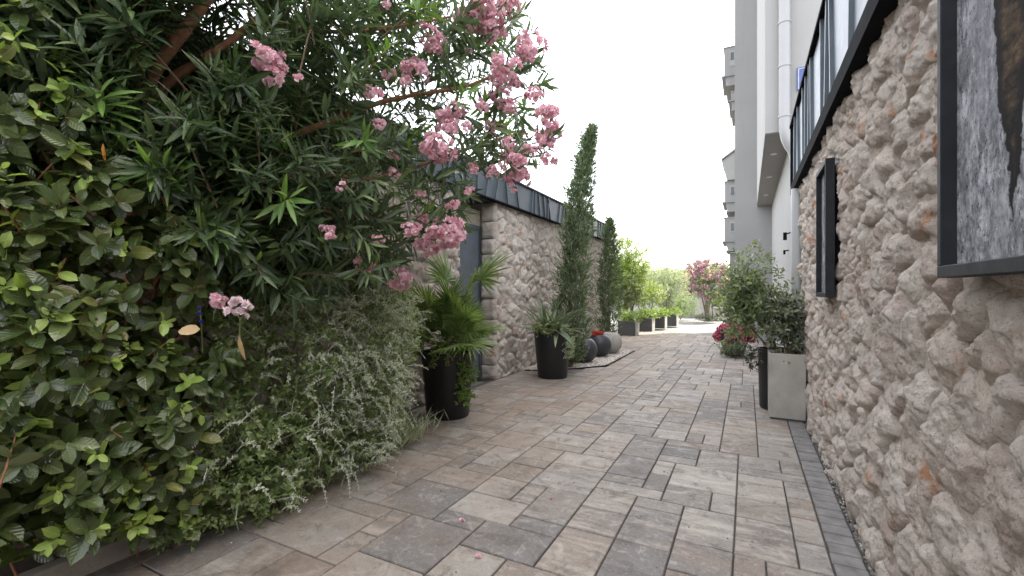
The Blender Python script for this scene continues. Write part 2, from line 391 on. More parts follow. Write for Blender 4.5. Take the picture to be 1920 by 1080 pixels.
def joined(name, groups, mats, parent, smooth=True, kind='stuff'):
    """groups: list of (template, pos(N,3), dir, nrm, scale(N,) or (N,3), matindex)"""
    Vs = []; Fs = []; U = []; MI = []; b = 0
    for tpl, pos, d, n, sc, mi in groups:
        if len(pos) == 0: continue
        tv, tf, tu = tpl; R = frames(np.asarray(d, float), np.asarray(n, float)); sc = np.asarray(sc, float)
        if sc.ndim == 1: sc = np.repeat(sc[:, None], 3, 1)
        L = tv[None] * sc[:, None, :]
        W = np.einsum('nij,nkj->nki', R, L) + np.asarray(pos)[:, None, :]
        k = len(tv); N = len(pos)
        Vs.append(W.reshape(-1, 3)); Fs.append((tf[None] + (b + np.arange(N) * k)[:, None, None]).reshape(-1, tf.shape[1]))
        U.append(np.tile(tu, (N, 1))); MI.append(np.full(N * len(tf), mi)); b += N * k
    o = obj(name, newmesh(name, np.vstack(Vs), np.vstack(Fs), mats, smooth, np.vstack(U), np.concatenate(MI)), parent)
    if kind: o['kind'] = kind
    return o
def singles(name, mesh_for, tpls, pos, d, n, sc, ti, parent):
    """one object per leaf, sharing template meshes"""
    R = frames(np.asarray(d, float), np.asarray(n, float)); pb = np.array(base_of(parent)); sc = np.asarray(sc)
    for i in range(len(pos)):
        o = bpy.data.objects.new(name, mesh_for[ti[i]]); C.objects.link(o); o.parent = parent
        m = Matrix.Identity(4)
        for a in range(3):
            for b in range(3): m[a][b] = R[i][a][b] * float(sc[i])
            m[a][3] = float(pos[i][a] - pb[a])
        o.matrix_basis = m
def rvec(n, z0=-1, z1=1):
    v = rng.normal(size=(n, 3)); v /= np.linalg.norm(v, axis=1, keepdims=True); v[:, 2] = v[:, 2] * (z1 - z0) / 2 + (z0 + z1) / 2
    return v / np.linalg.norm(v, axis=1, keepdims=True)
def unit(v): v = np.asarray(v, float); return v / np.linalg.norm(v, axis=-1, keepdims=True)

def twig_leaves(org, tdir, L, nleaf, spread, lsize, whorl=1, tipyoung=0, droop=0.0, up=.6, jitter=.25):
    """leaves along straight twigs; returns pos, dir, nrm, size, young"""
    N = len(org); pos = []; D = []; NR = []; SZ = []; Y = []
    tdir = unit(tdir); a = unit(np.cross(tdir, rvec(N))); b = np.cross(tdir, a)
    L = np.broadcast_to(L, (N,)); ph0 = rng.random(N) * 6.28
    steps = max(1, nleaf // whorl); k = 0
    for s in range(steps):
        f = (s + .6) / steps
        for q in range(whorl):
            ph = ph0 + k * 2.4 + (q * 6.283 / whorl if whorl > 1 else 0) + rng.normal(size=N) * .2
            radial = np.cos(ph)[:, None] * a + np.sin(ph)[:, None] * b
            sp = spread * (1.15 - .55 * f) + rng.normal(size=N) * .12
            d = np.cos(sp)[:, None] * tdir + np.sin(sp)[:, None] * radial
            d[:, 2] -= droop * rng.random(N)
            pos.append(org + tdir * (L * f)[:, None]); D.append(d)
            NR.append(unit(tdir * .7 - radial * .15 + np.array([0, 0, up]) + rng.normal(size=(N, 3)) * jitter))
            SZ.append(lsize * (.75 + .5 * rng.random(N)) * (1.0 if f < .75 else .72))
            Y.append((f > 1 - tipyoung * rng.random(N)) if tipyoung else np.zeros(N, bool))
        k += 1
    return np.vstack(pos), np.vstack(D), np.vstack(NR), np.concatenate(SZ), np.concatenate(Y)

def inpoly(x, y, poly):
    x = np.asarray(x, float); y = np.asarray(y, float); c = np.zeros(x.shape, bool); n = len(poly)
    for i in range(n):
        x1, y1 = poly[i]; x2, y2 = poly[i - 1]
        cond = ((y1 > y) != (y2 > y)); xx = (x2 - x1) * (y - y1) / ((y2 - y1) if y2 != y1 else 1e-9) + x1
        c ^= cond & (x < xx)
    return c

# ------------------------------------------------------------------ ground and paving
gm = MB(); gm.add([(-600, -300, -.06), (600, -300, -.06), (600, 1500, -.06), (-600, 1500, -.06)], [[0, 1, 2, 3]])
tag(gm.build('ground', M['ground']), kind='structure')
XL, XR, XB, WALLX = -3.53, .39, .545, -3.57
Y0, Y1 = .3, 16.4
pav = tag(MB().box(XL - .1, .70, -2, Y1 + .02, -.055, -.010).build('paving', M['joint']), kind='structure')
U = .1508
def bed_curve(y):        # outer edge of the pebble bed
    if y < 7.25 or y > 11.2: return -9
    t = (y - 7.25) / 3.95
    return -3.57 + 1.22 * min(1, (t / .30)) ** .6 * (1 if t < .9 else max(0, (1 - t) / .1) ** .5)
nx = int(math.ceil((XR - XL) / U)); XL = XR - nx * U; ny = int((Y1 - Y0) / U)
occ = np.zeros((nx, ny), bool); pavers = []
sizes = [((3, 3), 1.6), ((3, 2), 1.7), ((2, 3), 2.1), ((2, 2), 3.2), ((3, 1), .5), ((2, 1), 1.8), ((1, 2), .8)]
pr = random.Random(5)
for j in range(ny):
    for i in range(nx - 1, -1, -1):
        if occ[i, j]: continue
        opt = []
        for (a, b), wgt in sizes:
            if i - a + 1 < 0 or j + b > ny: continue
            if occ[i - a + 1:i + 1, j:j + b].any(): continue
            left = i - a            # discourage one-unit slivers
            if left >= 0 and not occ[left, j] and (left == 0 or occ[left - 1, j]): wgt *= .12
            opt.append(((a, b), wgt))
        if not opt: a, b = 1, 1
        else: a, b = pr.choices([o[0] for o in opt], [o[1] for o in opt])[0]
        occ[i - a + 1:i + 1, j:j + b] = True
        pavers.append((XL + (i - a + 1) * U, Y0 + j * U, a, b))
_pm = {}
def paver_mesh(a, b, u=U, m=None, g=.0042, bev=.005):
    k = (a, b, u, g)
    if k in _pm: return _pm[k]
    hx, hy = a * u / 2 - g, b * u / 2 - g; V = []
    for (ox, z) in ((0, -.045), (0, -bev), (bev * .9, 0)):
        for sx, sy in ((-1, -1), (1, -1), (1, 1), (-1, 1)): V.append((sx * (hx - ox), sy * (hy - ox), z))
    F = [[8, 9, 10, 11]] + [[i * 4 + q, i * 4 + (q + 1) % 4, i * 4 + 4 + (q + 1) % 4, i * 4 + 4 + q] for i in (0, 1) for q in range(4)]
    _pm[k] = newmesh('paver', V, F, m or M['paver']); return _pm[k]
cand = []
for (x, y, a, b) in pavers:
    cx, cy = x + a * U / 2, y + b * U / 2
    if x + a * U < -2.91 and cy < 3.35: continue                      # planting bed
    if cx < bed_curve(cy) - .1: continue
    px, py, d = proj(np.array([[cx, cy, 0.]]))
    if d[0] < .3: continue
    vis = -80 < px[0] < 2000 and py[0] < 1200
    hid = cx < -2.5 and cy < 3.3
    cand.append((a * b / d[0] ** 3 * (1 if vis else .001) * (.2 if hid else 1), cx, cy, a, b))
cand.sort(reverse=True)
def paver_matrix(cx, cy):
    m = Matrix.Translation((cx, cy, pr.uniform(-.0016, .0016))) @ Matrix.Rotation(pr.gauss(0, .0022), 4, 'X') @ Matrix.Rotation(pr.gauss(0, .0022), 4, 'Y') @ Matrix.Rotation(pr.gauss(0, .004), 4, 'Z')
    return m
restV = []; restF = []
for k, (_, cx, cy, a, b) in enumerate(cand):
    me = paver_mesh(a, b); mt = paver_matrix(cx, cy)
    if k < 298:
        o = bpy.data.objects.new('paver', me); link(o, pav); o.matrix_basis = mt
    else:
        bs = len(restV); restV += [tuple(mt @ v.co) for v in me.vertices]; restF += [[i + bs for i in p.vertices] for p in me.polygons]
o = obj('paver_field', newmesh('paver_field', restV, restF, M['paver']), pav); o['kind'] = 'stuff'
y = Y0; k = 0
while y < 9.5:
    ln = .118 + pr.uniform(-.004, .004)
    key = ('b', k % 5); 
    if key not in _pm: _pm[key] = (paver_mesh(1, ln / (XB - XR - .004), XB - XR - .004, M['border']), ln)
    me, ln = _pm[key]
    o = bpy.data.objects.new('border_brick', me); link(o, pav)
    o.matrix_basis = paver_matrix((XR + XB) / 2 + pr.uniform(-.002, .003), y + ln / 2); y += ln; k += 1

def pebbles(name, pts, rr, mat, parent=None):
    ph = (1 + 5 ** .5) / 2
    t = unit(np.array([(0, 1, ph), (0, -1, ph), (0, 1, -ph), (0, -1, -ph), (1, ph, 0), (-1, ph, 0), (1, -ph, 0), (-1, -ph, 0), (ph, 0, 1), (-ph, 0, 1), (ph, 0, -1), (-ph, 0, -1)]))
    f = [(a, b, c) for a in range(12) for b in range(a + 1, 12) for c in range(b + 1, 12)
         if all(abs(np.linalg.norm(t[i] - t[j]) - 1.0515) < .01 for i, j in ((a, b), (b, c), (a, c)))]
    f = np.array([(a, b, c) if np.dot(np.cross(t[b] - t[a], t[c] - t[a]), t[a]) > 0 else (a, c, b) for a, b, c in f])
    N = len(pts); sc = np.stack([rr * (.7 + .7 * rng.random(N)), rr * (.7 + .7 * rng.random(N)), rr * (.45 + .4 * rng.random(N))], 1)
    d = rvec(N, -.3, .3); n = unit(np.array([[0, 0, 1.]]) + rng.normal(size=(N, 3)) * .25)
    return joined(name, [((t, f, t[:, :2]), pts, d, n, sc, 0)], [mat], parent)
# grit strip beside the right wall
N = 5200; ys = Y0 + .6 + (9 - Y0) * rng.random(N) ** 1.6; xs = XB + .005 + rng.random(N) * .11
pebbles('grit_strip', np.stack([xs, ys, rng.random(N) * .010 - .006], 1), .0065 + .004 * rng.random(N), M['grit'])
bpy.data.objects['grit_strip']['category'] = 'gravel'; bpy.data.objects['grit_strip']['label'] = 'dark grit strip along the foot of the right stone wall'
# scattered fines

# ------------------------------------------------------------------ rubble walls
def rubble(parent, y0, y1, z0, z1, X0, sgn, step, spacing, mat, relief, limit=298, seed=1, hmax=None):
    """stones on the plane x = X0, proud towards sgn (+1: +X, -1: -X). Children of parent."""
    r = np.random.default_rng(seed)
    W, H = y1 - y0, z1 - z0
    # Poisson-ish seeds
    seeds = []; n_target = int(W * H / (spacing * spacing * .80)); tries = 0
    while len(seeds) < n_target and tries < 60000:
        tries += 1
        p = np.array([y0 - .1 + r.random() * (W + .2), z0 - .1 + r.random() * (H + .2)])
        mind = spacing * (.62 + .55 * r.random())
        if seeds and np.min(np.hypot((np.array(seeds)[:, 0] - p[0]), (np.array(seeds)[:, 1] - p[1]) * 1.2)) < mind: continue
        seeds.append(p)
    sd_ = np.array(seeds)
    ny_ = int(W / step) + 1; nz_ = int(H / step) + 1
    yy, zz = np.meshgrid(np.linspace(y0, y1, ny_), np.linspace(z0, z1, nz_), indexing='ij')
    py, pz = yy.ravel(), zz.ravel()
    wy = py + .045 * fbm(py * 5, pz * 5, 3.3 + seed, 3); wz = (pz + .045 * fbm(py * 5, pz * 5, 9.1 + seed, 3))
    ids = np.zeros(len(py), int); edge = np.zeros(len(py))
    sc = np.array([1.0, 1.2])
    for c0 in range(0, len(py), 20000):
        q = np.stack([wy[c0:c0 + 20000], wz[c0:c0 + 20000]], 1) * sc; s_ = sd_ * sc
        d2 = ((q[:, None, :] - s_[None]) ** 2).sum(2)
        part = np.argpartition(d2, 2, axis=1)[:, :3]; dd = np.take_along_axis(d2, part, 1); o = np.argsort(dd, 1)
        i1 = np.take_along_axis(part, o[:, :1], 1)[:, 0]; ids[c0:c0 + 20000] = i1
        best = None
        for kk in (1, 2):
            i2 = np.take_along_axis(part, o[:, kk:kk + 1], 1)[:, 0]
            e = (np.take_along_axis(dd, o[:, kk:kk + 1], 1)[:, 0] - np.take_along_axis(dd, o[:, :1], 1)[:, 0]) / (2 * np.linalg.norm(s_[i2] - s_[i1], axis=1))
            best = e if best is None else np.minimum(best, e)
        edge[c0:c0 + 20000] = best
    # split-face facets
    ns = len(sd_); K = 6
    pc = r.uniform(.25, 1.0, (ns, K)); ps = r.normal(size=(ns, K, 2)) * .24
    Hh = relief * r.uniform(.5, 1.5, ns)
    rel = np.stack([py, pz], 1) - sd_[ids]
    fac = np.min(pc[ids] * relief * .8 + (ps[ids] * rel[:, None, :]).sum(2), axis=1)
    rise = 1 - np.exp(-np.maximum(edge - .0045, 0) / (.013 + .007 * vnoise(py * 3, pz * 3, 2.0)))
    n1 = fbm(py * 11, pz * 11, ids * 1.7, 5, .55); rid = 1 - np.abs(fbm(py * 7 + 40, pz * 7, ids * 2.3, 4, .5)) * 1.6
    sl = fbm(py * 16 + pz * 9, (pz - py * .5) * 34, ids * 3.1, 4, .6)       # hackly bedding
    tq = 2.6 * fbm(py * 6.5 + pz * 2.5, pz * 9 - py * 3, ids * 5.3, 4, .55) + 9; fr_ = tq - np.floor(tq)
    ter = (np.floor(tq) + np.clip((fr_ - .5) * 3.2 + .5, 0, 1)) - 9
    h = -.016 + rise * ter * .0070 + rise * (Hh[ids] * .50 + .024) + rise * np.clip(fac, -.6 * relief, relief) * .5 + rise * (n1 * .17 + rid * .13 - .06 + sl * .15) * relief
    h = np.where(edge < .0015, -.016, np.maximum(h, -.016))
    if hmax is not None: h = np.minimum(h, hmax(py, pz) + .012 * n1)
    hx = X0 + sgn * h
    Vw = np.stack([hx, py, pz], 1)
    idg = np.arange(ny_ * nz_).reshape(ny_, nz_)
    q = np.stack([idg[:-1, :-1], idg[1:, :-1], idg[1:, 1:], idg[:-1, 1:]], 2).reshape(-1, 4)
    if sgn < 0: q = q[:, ::-1]
    qid = ids[q[:, 0]]
    # mortar bed
    ms = step * 2.5; my, mz = np.meshgrid(np.arange(y0, y1 + ms, ms).clip(y0, y1), np.arange(z0, z1 + ms, ms).clip(z0, z1), indexing='ij')
    mh = -.002 + .010 * fbm(my * 16, mz * 16, 5., 3)
    mg = np.arange(my.size).reshape(my.shape)
    mq = np.stack([mg[:-1, :-1], mg[1:, :-1], mg[1:, 1:], mg[:-1, 1:]], 2).reshape(-1, 4)
    if sgn < 0: mq = mq[:, ::-1]
    wall = obj('wall', newmesh('mortar', np.stack([X0 + sgn * mh.ravel(), my.ravel(), mz.ravel()], 1), mq, M['mortar'], True), parent)
    order = []
    for i in range(ns):
        sel = q[qid == i]
        if len(sel) < 6: continue
        c = np.array([X0, sd_[i][0], np.clip(sd_[i][1], z0, z1)]); px, pyy, d = proj(c)
        v = (len(sel) * step * step / max(d[0], .3) ** 2) if d[0] > .2 and -100 < px[0] < 2020 and -100 < pyy[0] < 1180 else 1e-6
        order.append((v, i, sel))
    order.sort(key=lambda t: -t[0]); rest = []
    for k, (v, i, sel) in enumerate(order):
        if k >= limit: rest.append(sel); continue
        uq, inv = np.unique(sel, return_inverse=True)
        c = np.array([X0, sd_[i][0], sd_[i][1]])
        me = newmesh('stone', Vw[uq] - c, inv.reshape(sel.shape), mat, True)
        o = bpy.data.objects.new('stone', me); link(o, wall); o.location = Vector(c) 
    if rest:
        sel = np.vstack(rest); uq, inv = np.unique(sel, return_inverse=True)
        # loosen islands: duplicate vertices per stone is not needed, joints stay below the mortar
        o = obj('rubble_infill', newmesh('rubble_infill', Vw[uq], inv.reshape(sel.shape), mat, True), wall, True); o['kind'] = 'stuff'
    return wall

# right stone building ------------------------------------------------
RWX = .590
def behind_frames(y, z):
    a = ((y > .75) & (y < 1.80) & (z > 1.40) & (z < 2.5)) | ((y > 3.83) & (y < 4.39) & (z > 1.33) & (z < 2.38))
    return np.where(a, .034, .2)
rb = thing('stone_building', 'low rough stone building close on the right with dark ribbed roof edge', 'building')
rubble(rb, .9, 6.42, -.05, 2.74, RWX, -1, .0085, .215, M['stone_r'], .039, seed=3, hmax=behind_frames)
MB().box(RWX + .03, 5.5, -6, 6.40, -.05, 2.72).build('core', M['mortar'], rb)
# near strip of wall outside the photograph's frame
MB().box(RWX - .02, RWX + .05, -6, .9, -.05, 2.72).build('plain_wall', M['mortar'], rb)
FX, FZ0, FZ1, FYE = .535, 2.66, 3.56, 6.96
TR = .115
fas = MB().box(FX, FX + .03, -6, FYE - .004, FZ0 + TR, FZ1 - .03).build('roof_fascia', M['sky_sheen_panel'], rb)
MB().box(FX - .028, RWX + .3, -6, FYE, FZ0, FZ0 + TR).build('bottom_trim', M['black_trim'], fas)
MB().box(FX - .04, FX + .05, -6, FYE, FZ1 - .03, FZ1).build('top_trim', M['black_trim'], fas)
MB().box(FX - .03, 5.6, FYE - .03, FYE + .004, FZ0 + TR + .001, FZ1 - .031).build('end_trim', M['black_trim'], fas)
pr = random.Random(21); y = .9
while y < FYE - .08:
    lean = pr.choice([-.09, -.05, 0, .03, .07, .11]); wdt = .026; dep = .026
    z0, z1 = FZ0 + TR, FZ1 - .03
    pts = [(FX, y, z0), (FX - dep, y, z0), (FX - dep, y + lean, z1), (FX, y + lean, z1)]
    if y + lean + wdt < FYE - .03:
        MB().prism(pts, (0, wdt, 0)).build('rib', M['slate'], fas)
    y += pr.choice([.2, .28, .36, .5, .62])
MB().box(FX + .05, 5.6, -6, FYE - .035, FZ1 - .12, FZ1 - .012).build('roof', M['slate'], rb)

# left stone building ----------------------------------------------------
lb = thing('stone_building', 'long pale stone building on the left with slate metal roof edge', 'building')
rubble(lb, 6.36, 13.0, -.05, 2.86, WALLX - .045, 1, .019, .255, M['stone_l'], .040, limit=298, seed=8)
wl2 = rubble(lb, 1.2, 5.33, -.05, 2.86, WALLX - .045, 1, .026, .26, M['stone_l'], .055, limit=120, seed=14)
DX = -3.86
core = MB().box(-9, WALLX - .06, 6.385, 12.98, -.05, 2.84); core.build('core', M['mortar'], lb)
MB().box(-9, WALLX - .06, -6, 5.31, -.05, 2.84).build('core', M['mortar'], lb)
MB().box(WALLX - .06, WALLX - .02, -6, 1.2, -.05, 2.84).build('plain_wall', M['mortar'], lb)
# squared quoins on the pier return beside the door
qz = -.02; pr = random.Random(3)
qm = M['stone_l']
while qz < 2.8:
    hh = pr.uniform(.2, .36); hh = min(hh, 2.83 - qz)
    V = []; n_ = 4
    x0, x1 = DX + .002, WALLX + pr.uniform(-.012, .018); yf = 6.36 - pr.uniform(.02, .05)
    g, v0 = np.meshgrid(np.linspace(x0, x1, 8), np.linspace(qz + .008, qz + hh - .008, 8), indexing='ij')
    ed = np.minimum.reduce([(g - x0) / .03, (x1 - g) / .03, (v0 - qz) / .03, (qz + hh - v0) / .03]).clip(0, 1)
    ys = 6.375 - (6.375 - yf) * ed ** .5 - .014 * fbm(g * 12, v0 * 12, qz, 3) * ed
    V = np.stack([g.ravel(), ys.ravel(), v0.ravel()], 1); ii = np.arange(64).reshape(8, 8)
    F = np.stack([ii[:-1, :-1], ii[1:, :-1], ii[1:, 1:], ii[:-1, 1:]], 2).reshape(-1, 4)
    obj('quoin', newmesh('quoin', V, F, qm, True), lb); qz += hh
MB().box(DX - .02, WALLX - .062, 6.372, 6.384, -.05, 2.84).build('pier_return', M['mortar'], lb)
dr = MB().box(DX - .05, DX, 5.40, 6.30, .02, 2.40).build('door', M['slate_l'], lb, bevel=.003)
MB().box(DX - .06, DX + .02, 6.302, 6.368, .0, 2.46).build('door_frame', M['slate'], lb)
MB().box(DX - .06, DX + .02, 5.33, 5.398, .0, 2.46).build('door_frame', M['slate'], lb)
MB().box(DX - .06, DX + .02, 5.3985, 6.3015, 2.403, 2.46).build('door_head', M['slate'], lb)
MB().tube([(DX + .05, 5.52, 1.05), (DX + .05, 5.64, 1.05)], .01).box(DX, DX + .05, 5.52, 5.54, 1.04, 1.06).build('handle', M['steel'], dr)
tp = MB().box(DX - .06, DX - .02, 5.33, 6.368, 2.461, 2.72).build('transom_panel', M['wood'], lb)
for k in range(9):
    MB().box(DX - .0195, DX + .002, 5.335, 6.365, 2.468 + k * .0275, 2.468 + k * .0275 + .021).build('slat', M['wood'], tp)
LF0, LF1, LFX = 2.83, 3.29, -3.50
MB().box(-9.2, LFX - .035, -6, 13.12, 2.845, LF0 + .10).build('soffit', M['slate'], lb)
lf = MB().box(LFX - .03, LFX, -6, 13.12, LF0 + .012, LF1 - .035).build('roof_fascia', M['slate'], lb)
MB().box(LFX - .05, LFX + .028, -6, 13.16, LF1 - .034, LF1).build('top_trim', M['steel'], lf)
MB().box(LFX - .06, LFX + .018, -6, 13.14, LF0 - .012, LF0 + .0115).build('bottom_trim', M['black_trim'], lf)
MB().box(-9.2, LFX - .031, 13.09, 13.13, LF0 + .012, LF1 - .035).build('end_panel', M['slate'], lf)
pr = random.Random(12); y = 4.2
while y < 13.0:
    lean = pr.choice([-.13, -.08, -.03, .02, .07, .12]); wdt = .022; dep = .022
    z0, z1 = LF0 + .0117, LF1 - .0345
    pts = [(LFX + .0005, y, z0), (LFX + dep, y, z0), (LFX + dep, y + lean, z1), (LFX + .0005, y + lean, z1)]
    if 4 < y + lean < 13.06: MB().prism(pts, (0, wdt, 0)).build('rib', M['slate'], lf)
    y += pr.choice([.11, .16, .24, .3, .42, .5])
MB().box(-9.2, LFX - .051, -6, 13.08, LF1 - .09, LF1 - .02).build('roof', M['steel'], lb)

# white apartment building ---------------------------------------------------
ab = thing('apartment_building', 'tall white plastered apartment building with overhanging upper storeys', 'building', (3, 12, 0))
BZ = 3.83; TOP = 17
MB().box(.25, 9, 8.0, 14.6, BZ, TOP).build('overhang', M['plaster'], ab)
MB().box(.62, 9, 8.06, 14.6, -.05, BZ - .003).build('ground_floor', M['plaster'], ab)
MB().box(-.31, 9, 14.604, 18.8, -.05, TOP).build('wing', M['plaster2'], ab)
MB().box(.252, .64, 8.02, 14.59, BZ - .012, BZ - .002).build('soffit', M['soffit'], ab)
for yy_ in (9.2, 11.0, 13.0):
    MB().lathe([(0, BZ - .022), (.045, BZ - .022), (.055, BZ - .013), (.055, BZ - .012)], .42, yy_, 20).build('soffit_light', M['lamp'], ab)
MB().box(.635, 9, 6.44, 8.055, -.05, 2.64).build('corner_wall', M['plaster'], ab)
# downpipe with its bend
R_ = .078
pipe = MB().tube([(.50, 7.90, TOP - .5), (.50, 7.90, 3.95), (.502, 7.90, 3.82), (.53, 7.90, 3.68), (.575, 7.93, 3.58), (.63, 7.95, 3.48), (.655, 7.95, 3.36), (.66, 7.95, 3.2)], R_, 20, False)
pp = pipe.build('downpipe', M['pvc'], ab, True)
for z in (4.0, 4.75, 5.4, 7.2): MB().tube([(.50, 7.90, z), (.50, 7.90, z + .03)], R_ + .008, 20).build('pipe_collar', M['pvc'], pp, True)
MB().tube([(.552, 6.53, 2.655), (.552, 6.53, 0)], R_ * .9, 20).build('downpipe', M['pvc'], ab, True)
MB().tube([(.60, 6.9, 2.655), (.60, 6.9, 0)], .03, 14).build('conduit', M['pvc'], ab, True)
# balconies and shuttered bays on the far flank
for (ya, ztop, zbot, dpt, win) in ((16.2, 9.25, 8.02, .34, 1), (16.2, 7.8, 7.2, .14, 0), (16.4, 4.98, 4.00, .33, 1), (16.4, 3.80, 2.72, .34, 1)):
    x1 = -.312
    by = MB().box(x1 - dpt, x1, ya, ya + 1.5, zbot + .36, ztop).build('bay', M['plaster2'], ab)
    MB().box(x1 - dpt - .02, x1, ya - .02, ya + 1.52, ztop + .001, ztop + .03).build('cap', M['plaster2'], by)
    if win:
        MB().box(x1 - dpt * .52, x1 - .03, ya - .012, ya - .001, zbot + .62, ztop - .12).build('window', M['plaster'], by)
        MB().box(x1 - dpt * .45, x1 - .06, ya - .020, ya - .0125, ztop - .42, ztop - .18).build('pane', M['glass'], by)
    MB().prism([(x1 - dpt * .92, ya, zbot + .358), (x1, ya, zbot + .358), (x1, ya, zbot + .04), (x1 - dpt * .68, ya, zbot + .04), (x1 - dpt * .86, ya, zbot + .2)], (0, 1.5, 0)).build('corbel', M['plaster2'], by)
    MB().box(x1 - dpt - .07, x1, ya - .05, ya + 1.55, zbot + .300, zbot + .335).build('rail', M['plaster2'], by)
    MB().box(x1 - dpt * .78 - .03, x1, ya - .03, ya + 1.53, zbot, zbot + .038).build('ledge', M['plaster2'], by)
MB().prism([(-.312, 16.3, 5.95), (-.70, 16.3, 5.68), (-.70, 16.3, 5.63), (-.62, 16.3, 5.25), (-.56, 16.3, 5.02), (-.312, 16.3, 5.02)], (0, 1.6, 0)).build('gable_bay', M['plaster'], ab)
MB().prism([(-.312, 16.25, 6.02), (-.73, 16.25, 5.73), (-.73, 16.25, 5.685), (-.312, 16.25, 5.955)], (0, 1.7, 0)).build('gable_roof', M['plaster2'], ab)
MB().box(-.50, -.312, 16.6, 17.9, -.05, 2.70).build('bay', M['plaster2'], ab)
# wall lantern on the ground floor
for (y_, z_, sc_) in ((8.5, 2.28, 1.0), (8.8, 2.05, .6)):
    t = thing('wall_lantern', 'small black wall lantern on the white building under the overhang' if sc_ == 1 else 'smaller dark wall fitting below the lantern on the white building', 'lantern', (.62, y_, z_))
    a = .05 * sc_
    MB().box(.57 - a, .57, y_ - a / 2, y_ + a / 2, z_ - a, z_ + a * 1.4).build('body', M['black_trim'], t)
    MB().tube([(.57, y_, z_ + a), (.622, y_, z_ + a * 1.3)], .01).build('arm', M['black_trim'], t)
# blue house sign
sg = thing('house_sign', 'small blue enamel sign with white border on the white building', 'sign', (.70, 7.99, 4.45))
sx0, sx1, sz0, sz1 = .665, .98, 4.40, 4.74
MB().box(sx0, sx1, 7.978, 7.992, sz0, sz1).build('plate', M['blue_sign'], sg)
e = .018; q = .012
fr = MB()
fr.box(sx0 + e, sx1 - e, 7.9755, 7.977, sz0 + e, sz0 + e + q / 2).box(sx0 + e, sx1 - e, 7.9755, 7.977, sz1 - e - q / 2, sz1 - e)
fr.box(sx0 + e, sx0 + e + q / 2, 7.9755, 7.977, sz0 + e + q / 2, sz1 - e - q / 2)
fr.build('border_line', M['white_paint'], sg)
MB().prism([(sx0 + .13 + .022 * math.cos(k * math.pi / 6), 7.977, sz1 - .075 + .022 * math.sin(k * math.pi / 6)) for k in range(12)], (0, -.0015, 0)).build('emblem', M['white_paint'], sg)

# framed pictures on the right wall ------------------------------------------
def art_mat(name, yc, kind):
    m = Mat(name); p = m.pos(); sx = m.n('SeparateXYZ', {0: p})
    n = m.noise(m.scalev(p, (1, 1, .6)), 20, 6, .75); pit = m.noise(m.scalev(p, (1, .8, .55)), 70, 8, .85); big = m.noise(p, 5, 4, .6)
    c = m.ramp(n, [(.30, (.06, .062, .07)), (.45, (.15, .155, .17)), (.56, (.30, .305, .33)), (.68, (.48, .485, .51))])
    c = m.mix(m.smooth(pit, .47, .40), c, (.014, .014, .016))
    c = m.mix(m.smooth(pit, .56, .64), c, (.60, .60, .63))
    c = m.mix(m.math('MULTIPLY', m.smooth(big, .55, .35), .45), c, (.19, .19, .21))
    # a dark crack with brown rock inside
    wob = m.math('MULTIPLY', m.math('SUBTRACT', m.noise(m.scalev(p, (0, 0, 1)), 5, 4, .55), .5), .12)
    wob2 = m.math('MULTIPLY', m.math('SUBTRACT', m.noise(p, 18, 5, .7), .5), .07)
    dy = m.math('ADD', m.math('SUBTRACT', sx.outputs[1], yc), m.math('ADD', wob, wob2))
    half = m.n('MapRange', {'From Min': 1.50, 'From Max': 1.95, 'To Min': -.012, 'To Max': .095}); m.set(half.inputs[0], sx.outputs[2])
    dist = m.math('SUBTRACT', m.math('ABSOLUTE', dy), m.math('MULTIPLY', half.outputs[0], .8))
    br = m.ramp(m.noise(m.scalev(p, (1, .8, 1.6)), 14, 6, .7), [(.40, (.010, .009, .008)), (.56, (.07, .048, .03)), (.75, (.24, .17, .11))])
    inner = m.mix(m.smooth(dist, -.050, -.012), br, (.012, .011, .011))
    c = m.mix(m.smooth(dist, .004, -.003), c, inner)
    return m.base(c, .8, m.bump(pit, .5, .003), spec=.06)
def frame(y0, y1, z0, z1, label, yc, dep=.058, bar=.034):
    xf = .492; xb = .548
    t = thing('picture_frame', label, 'picture', (xb, (y0 + y1) / 2, z0))
    MB().box(xf, xb, y0, y1, z0, z0 + bar).build('frame_bar', M['steel'], t, bevel=.0025)
    MB().box(xf, xb, y0, y1, z1 - bar, z1).build('frame_bar', M['steel'], t, bevel=.0025)
    MB().box(xf, xb, y0, y0 + .026, z0 + bar, z1 - bar).build('frame_bar', M['steel'], t, bevel=.0025)
    MB().box(xf, xb, y1 - .026, y1, z0 + bar, z1 - bar).build('frame_bar', M['steel'], t, bevel=.0025)
    MB().box(xf + .036, xf + .042, y0 + .026, y1 - .026, z0 + bar, z1 - bar).build('print', art_mat('rock_print', yc, 0), t)
    MB().box(xf + .043, xb + .04, y0 + .05, y1 - .05, z0 + .05, z1 - .05).build('mount', M['black_trim'], t)
frame(.80, 1.745, 1.44, 2.46, 'large dark framed photograph of cracked grey rock close on the right wall', 1.42)
frame(3.86, 4.36, 1.36, 2.34, 'narrow dark framed picture farther along the right stone wall', 4.12)

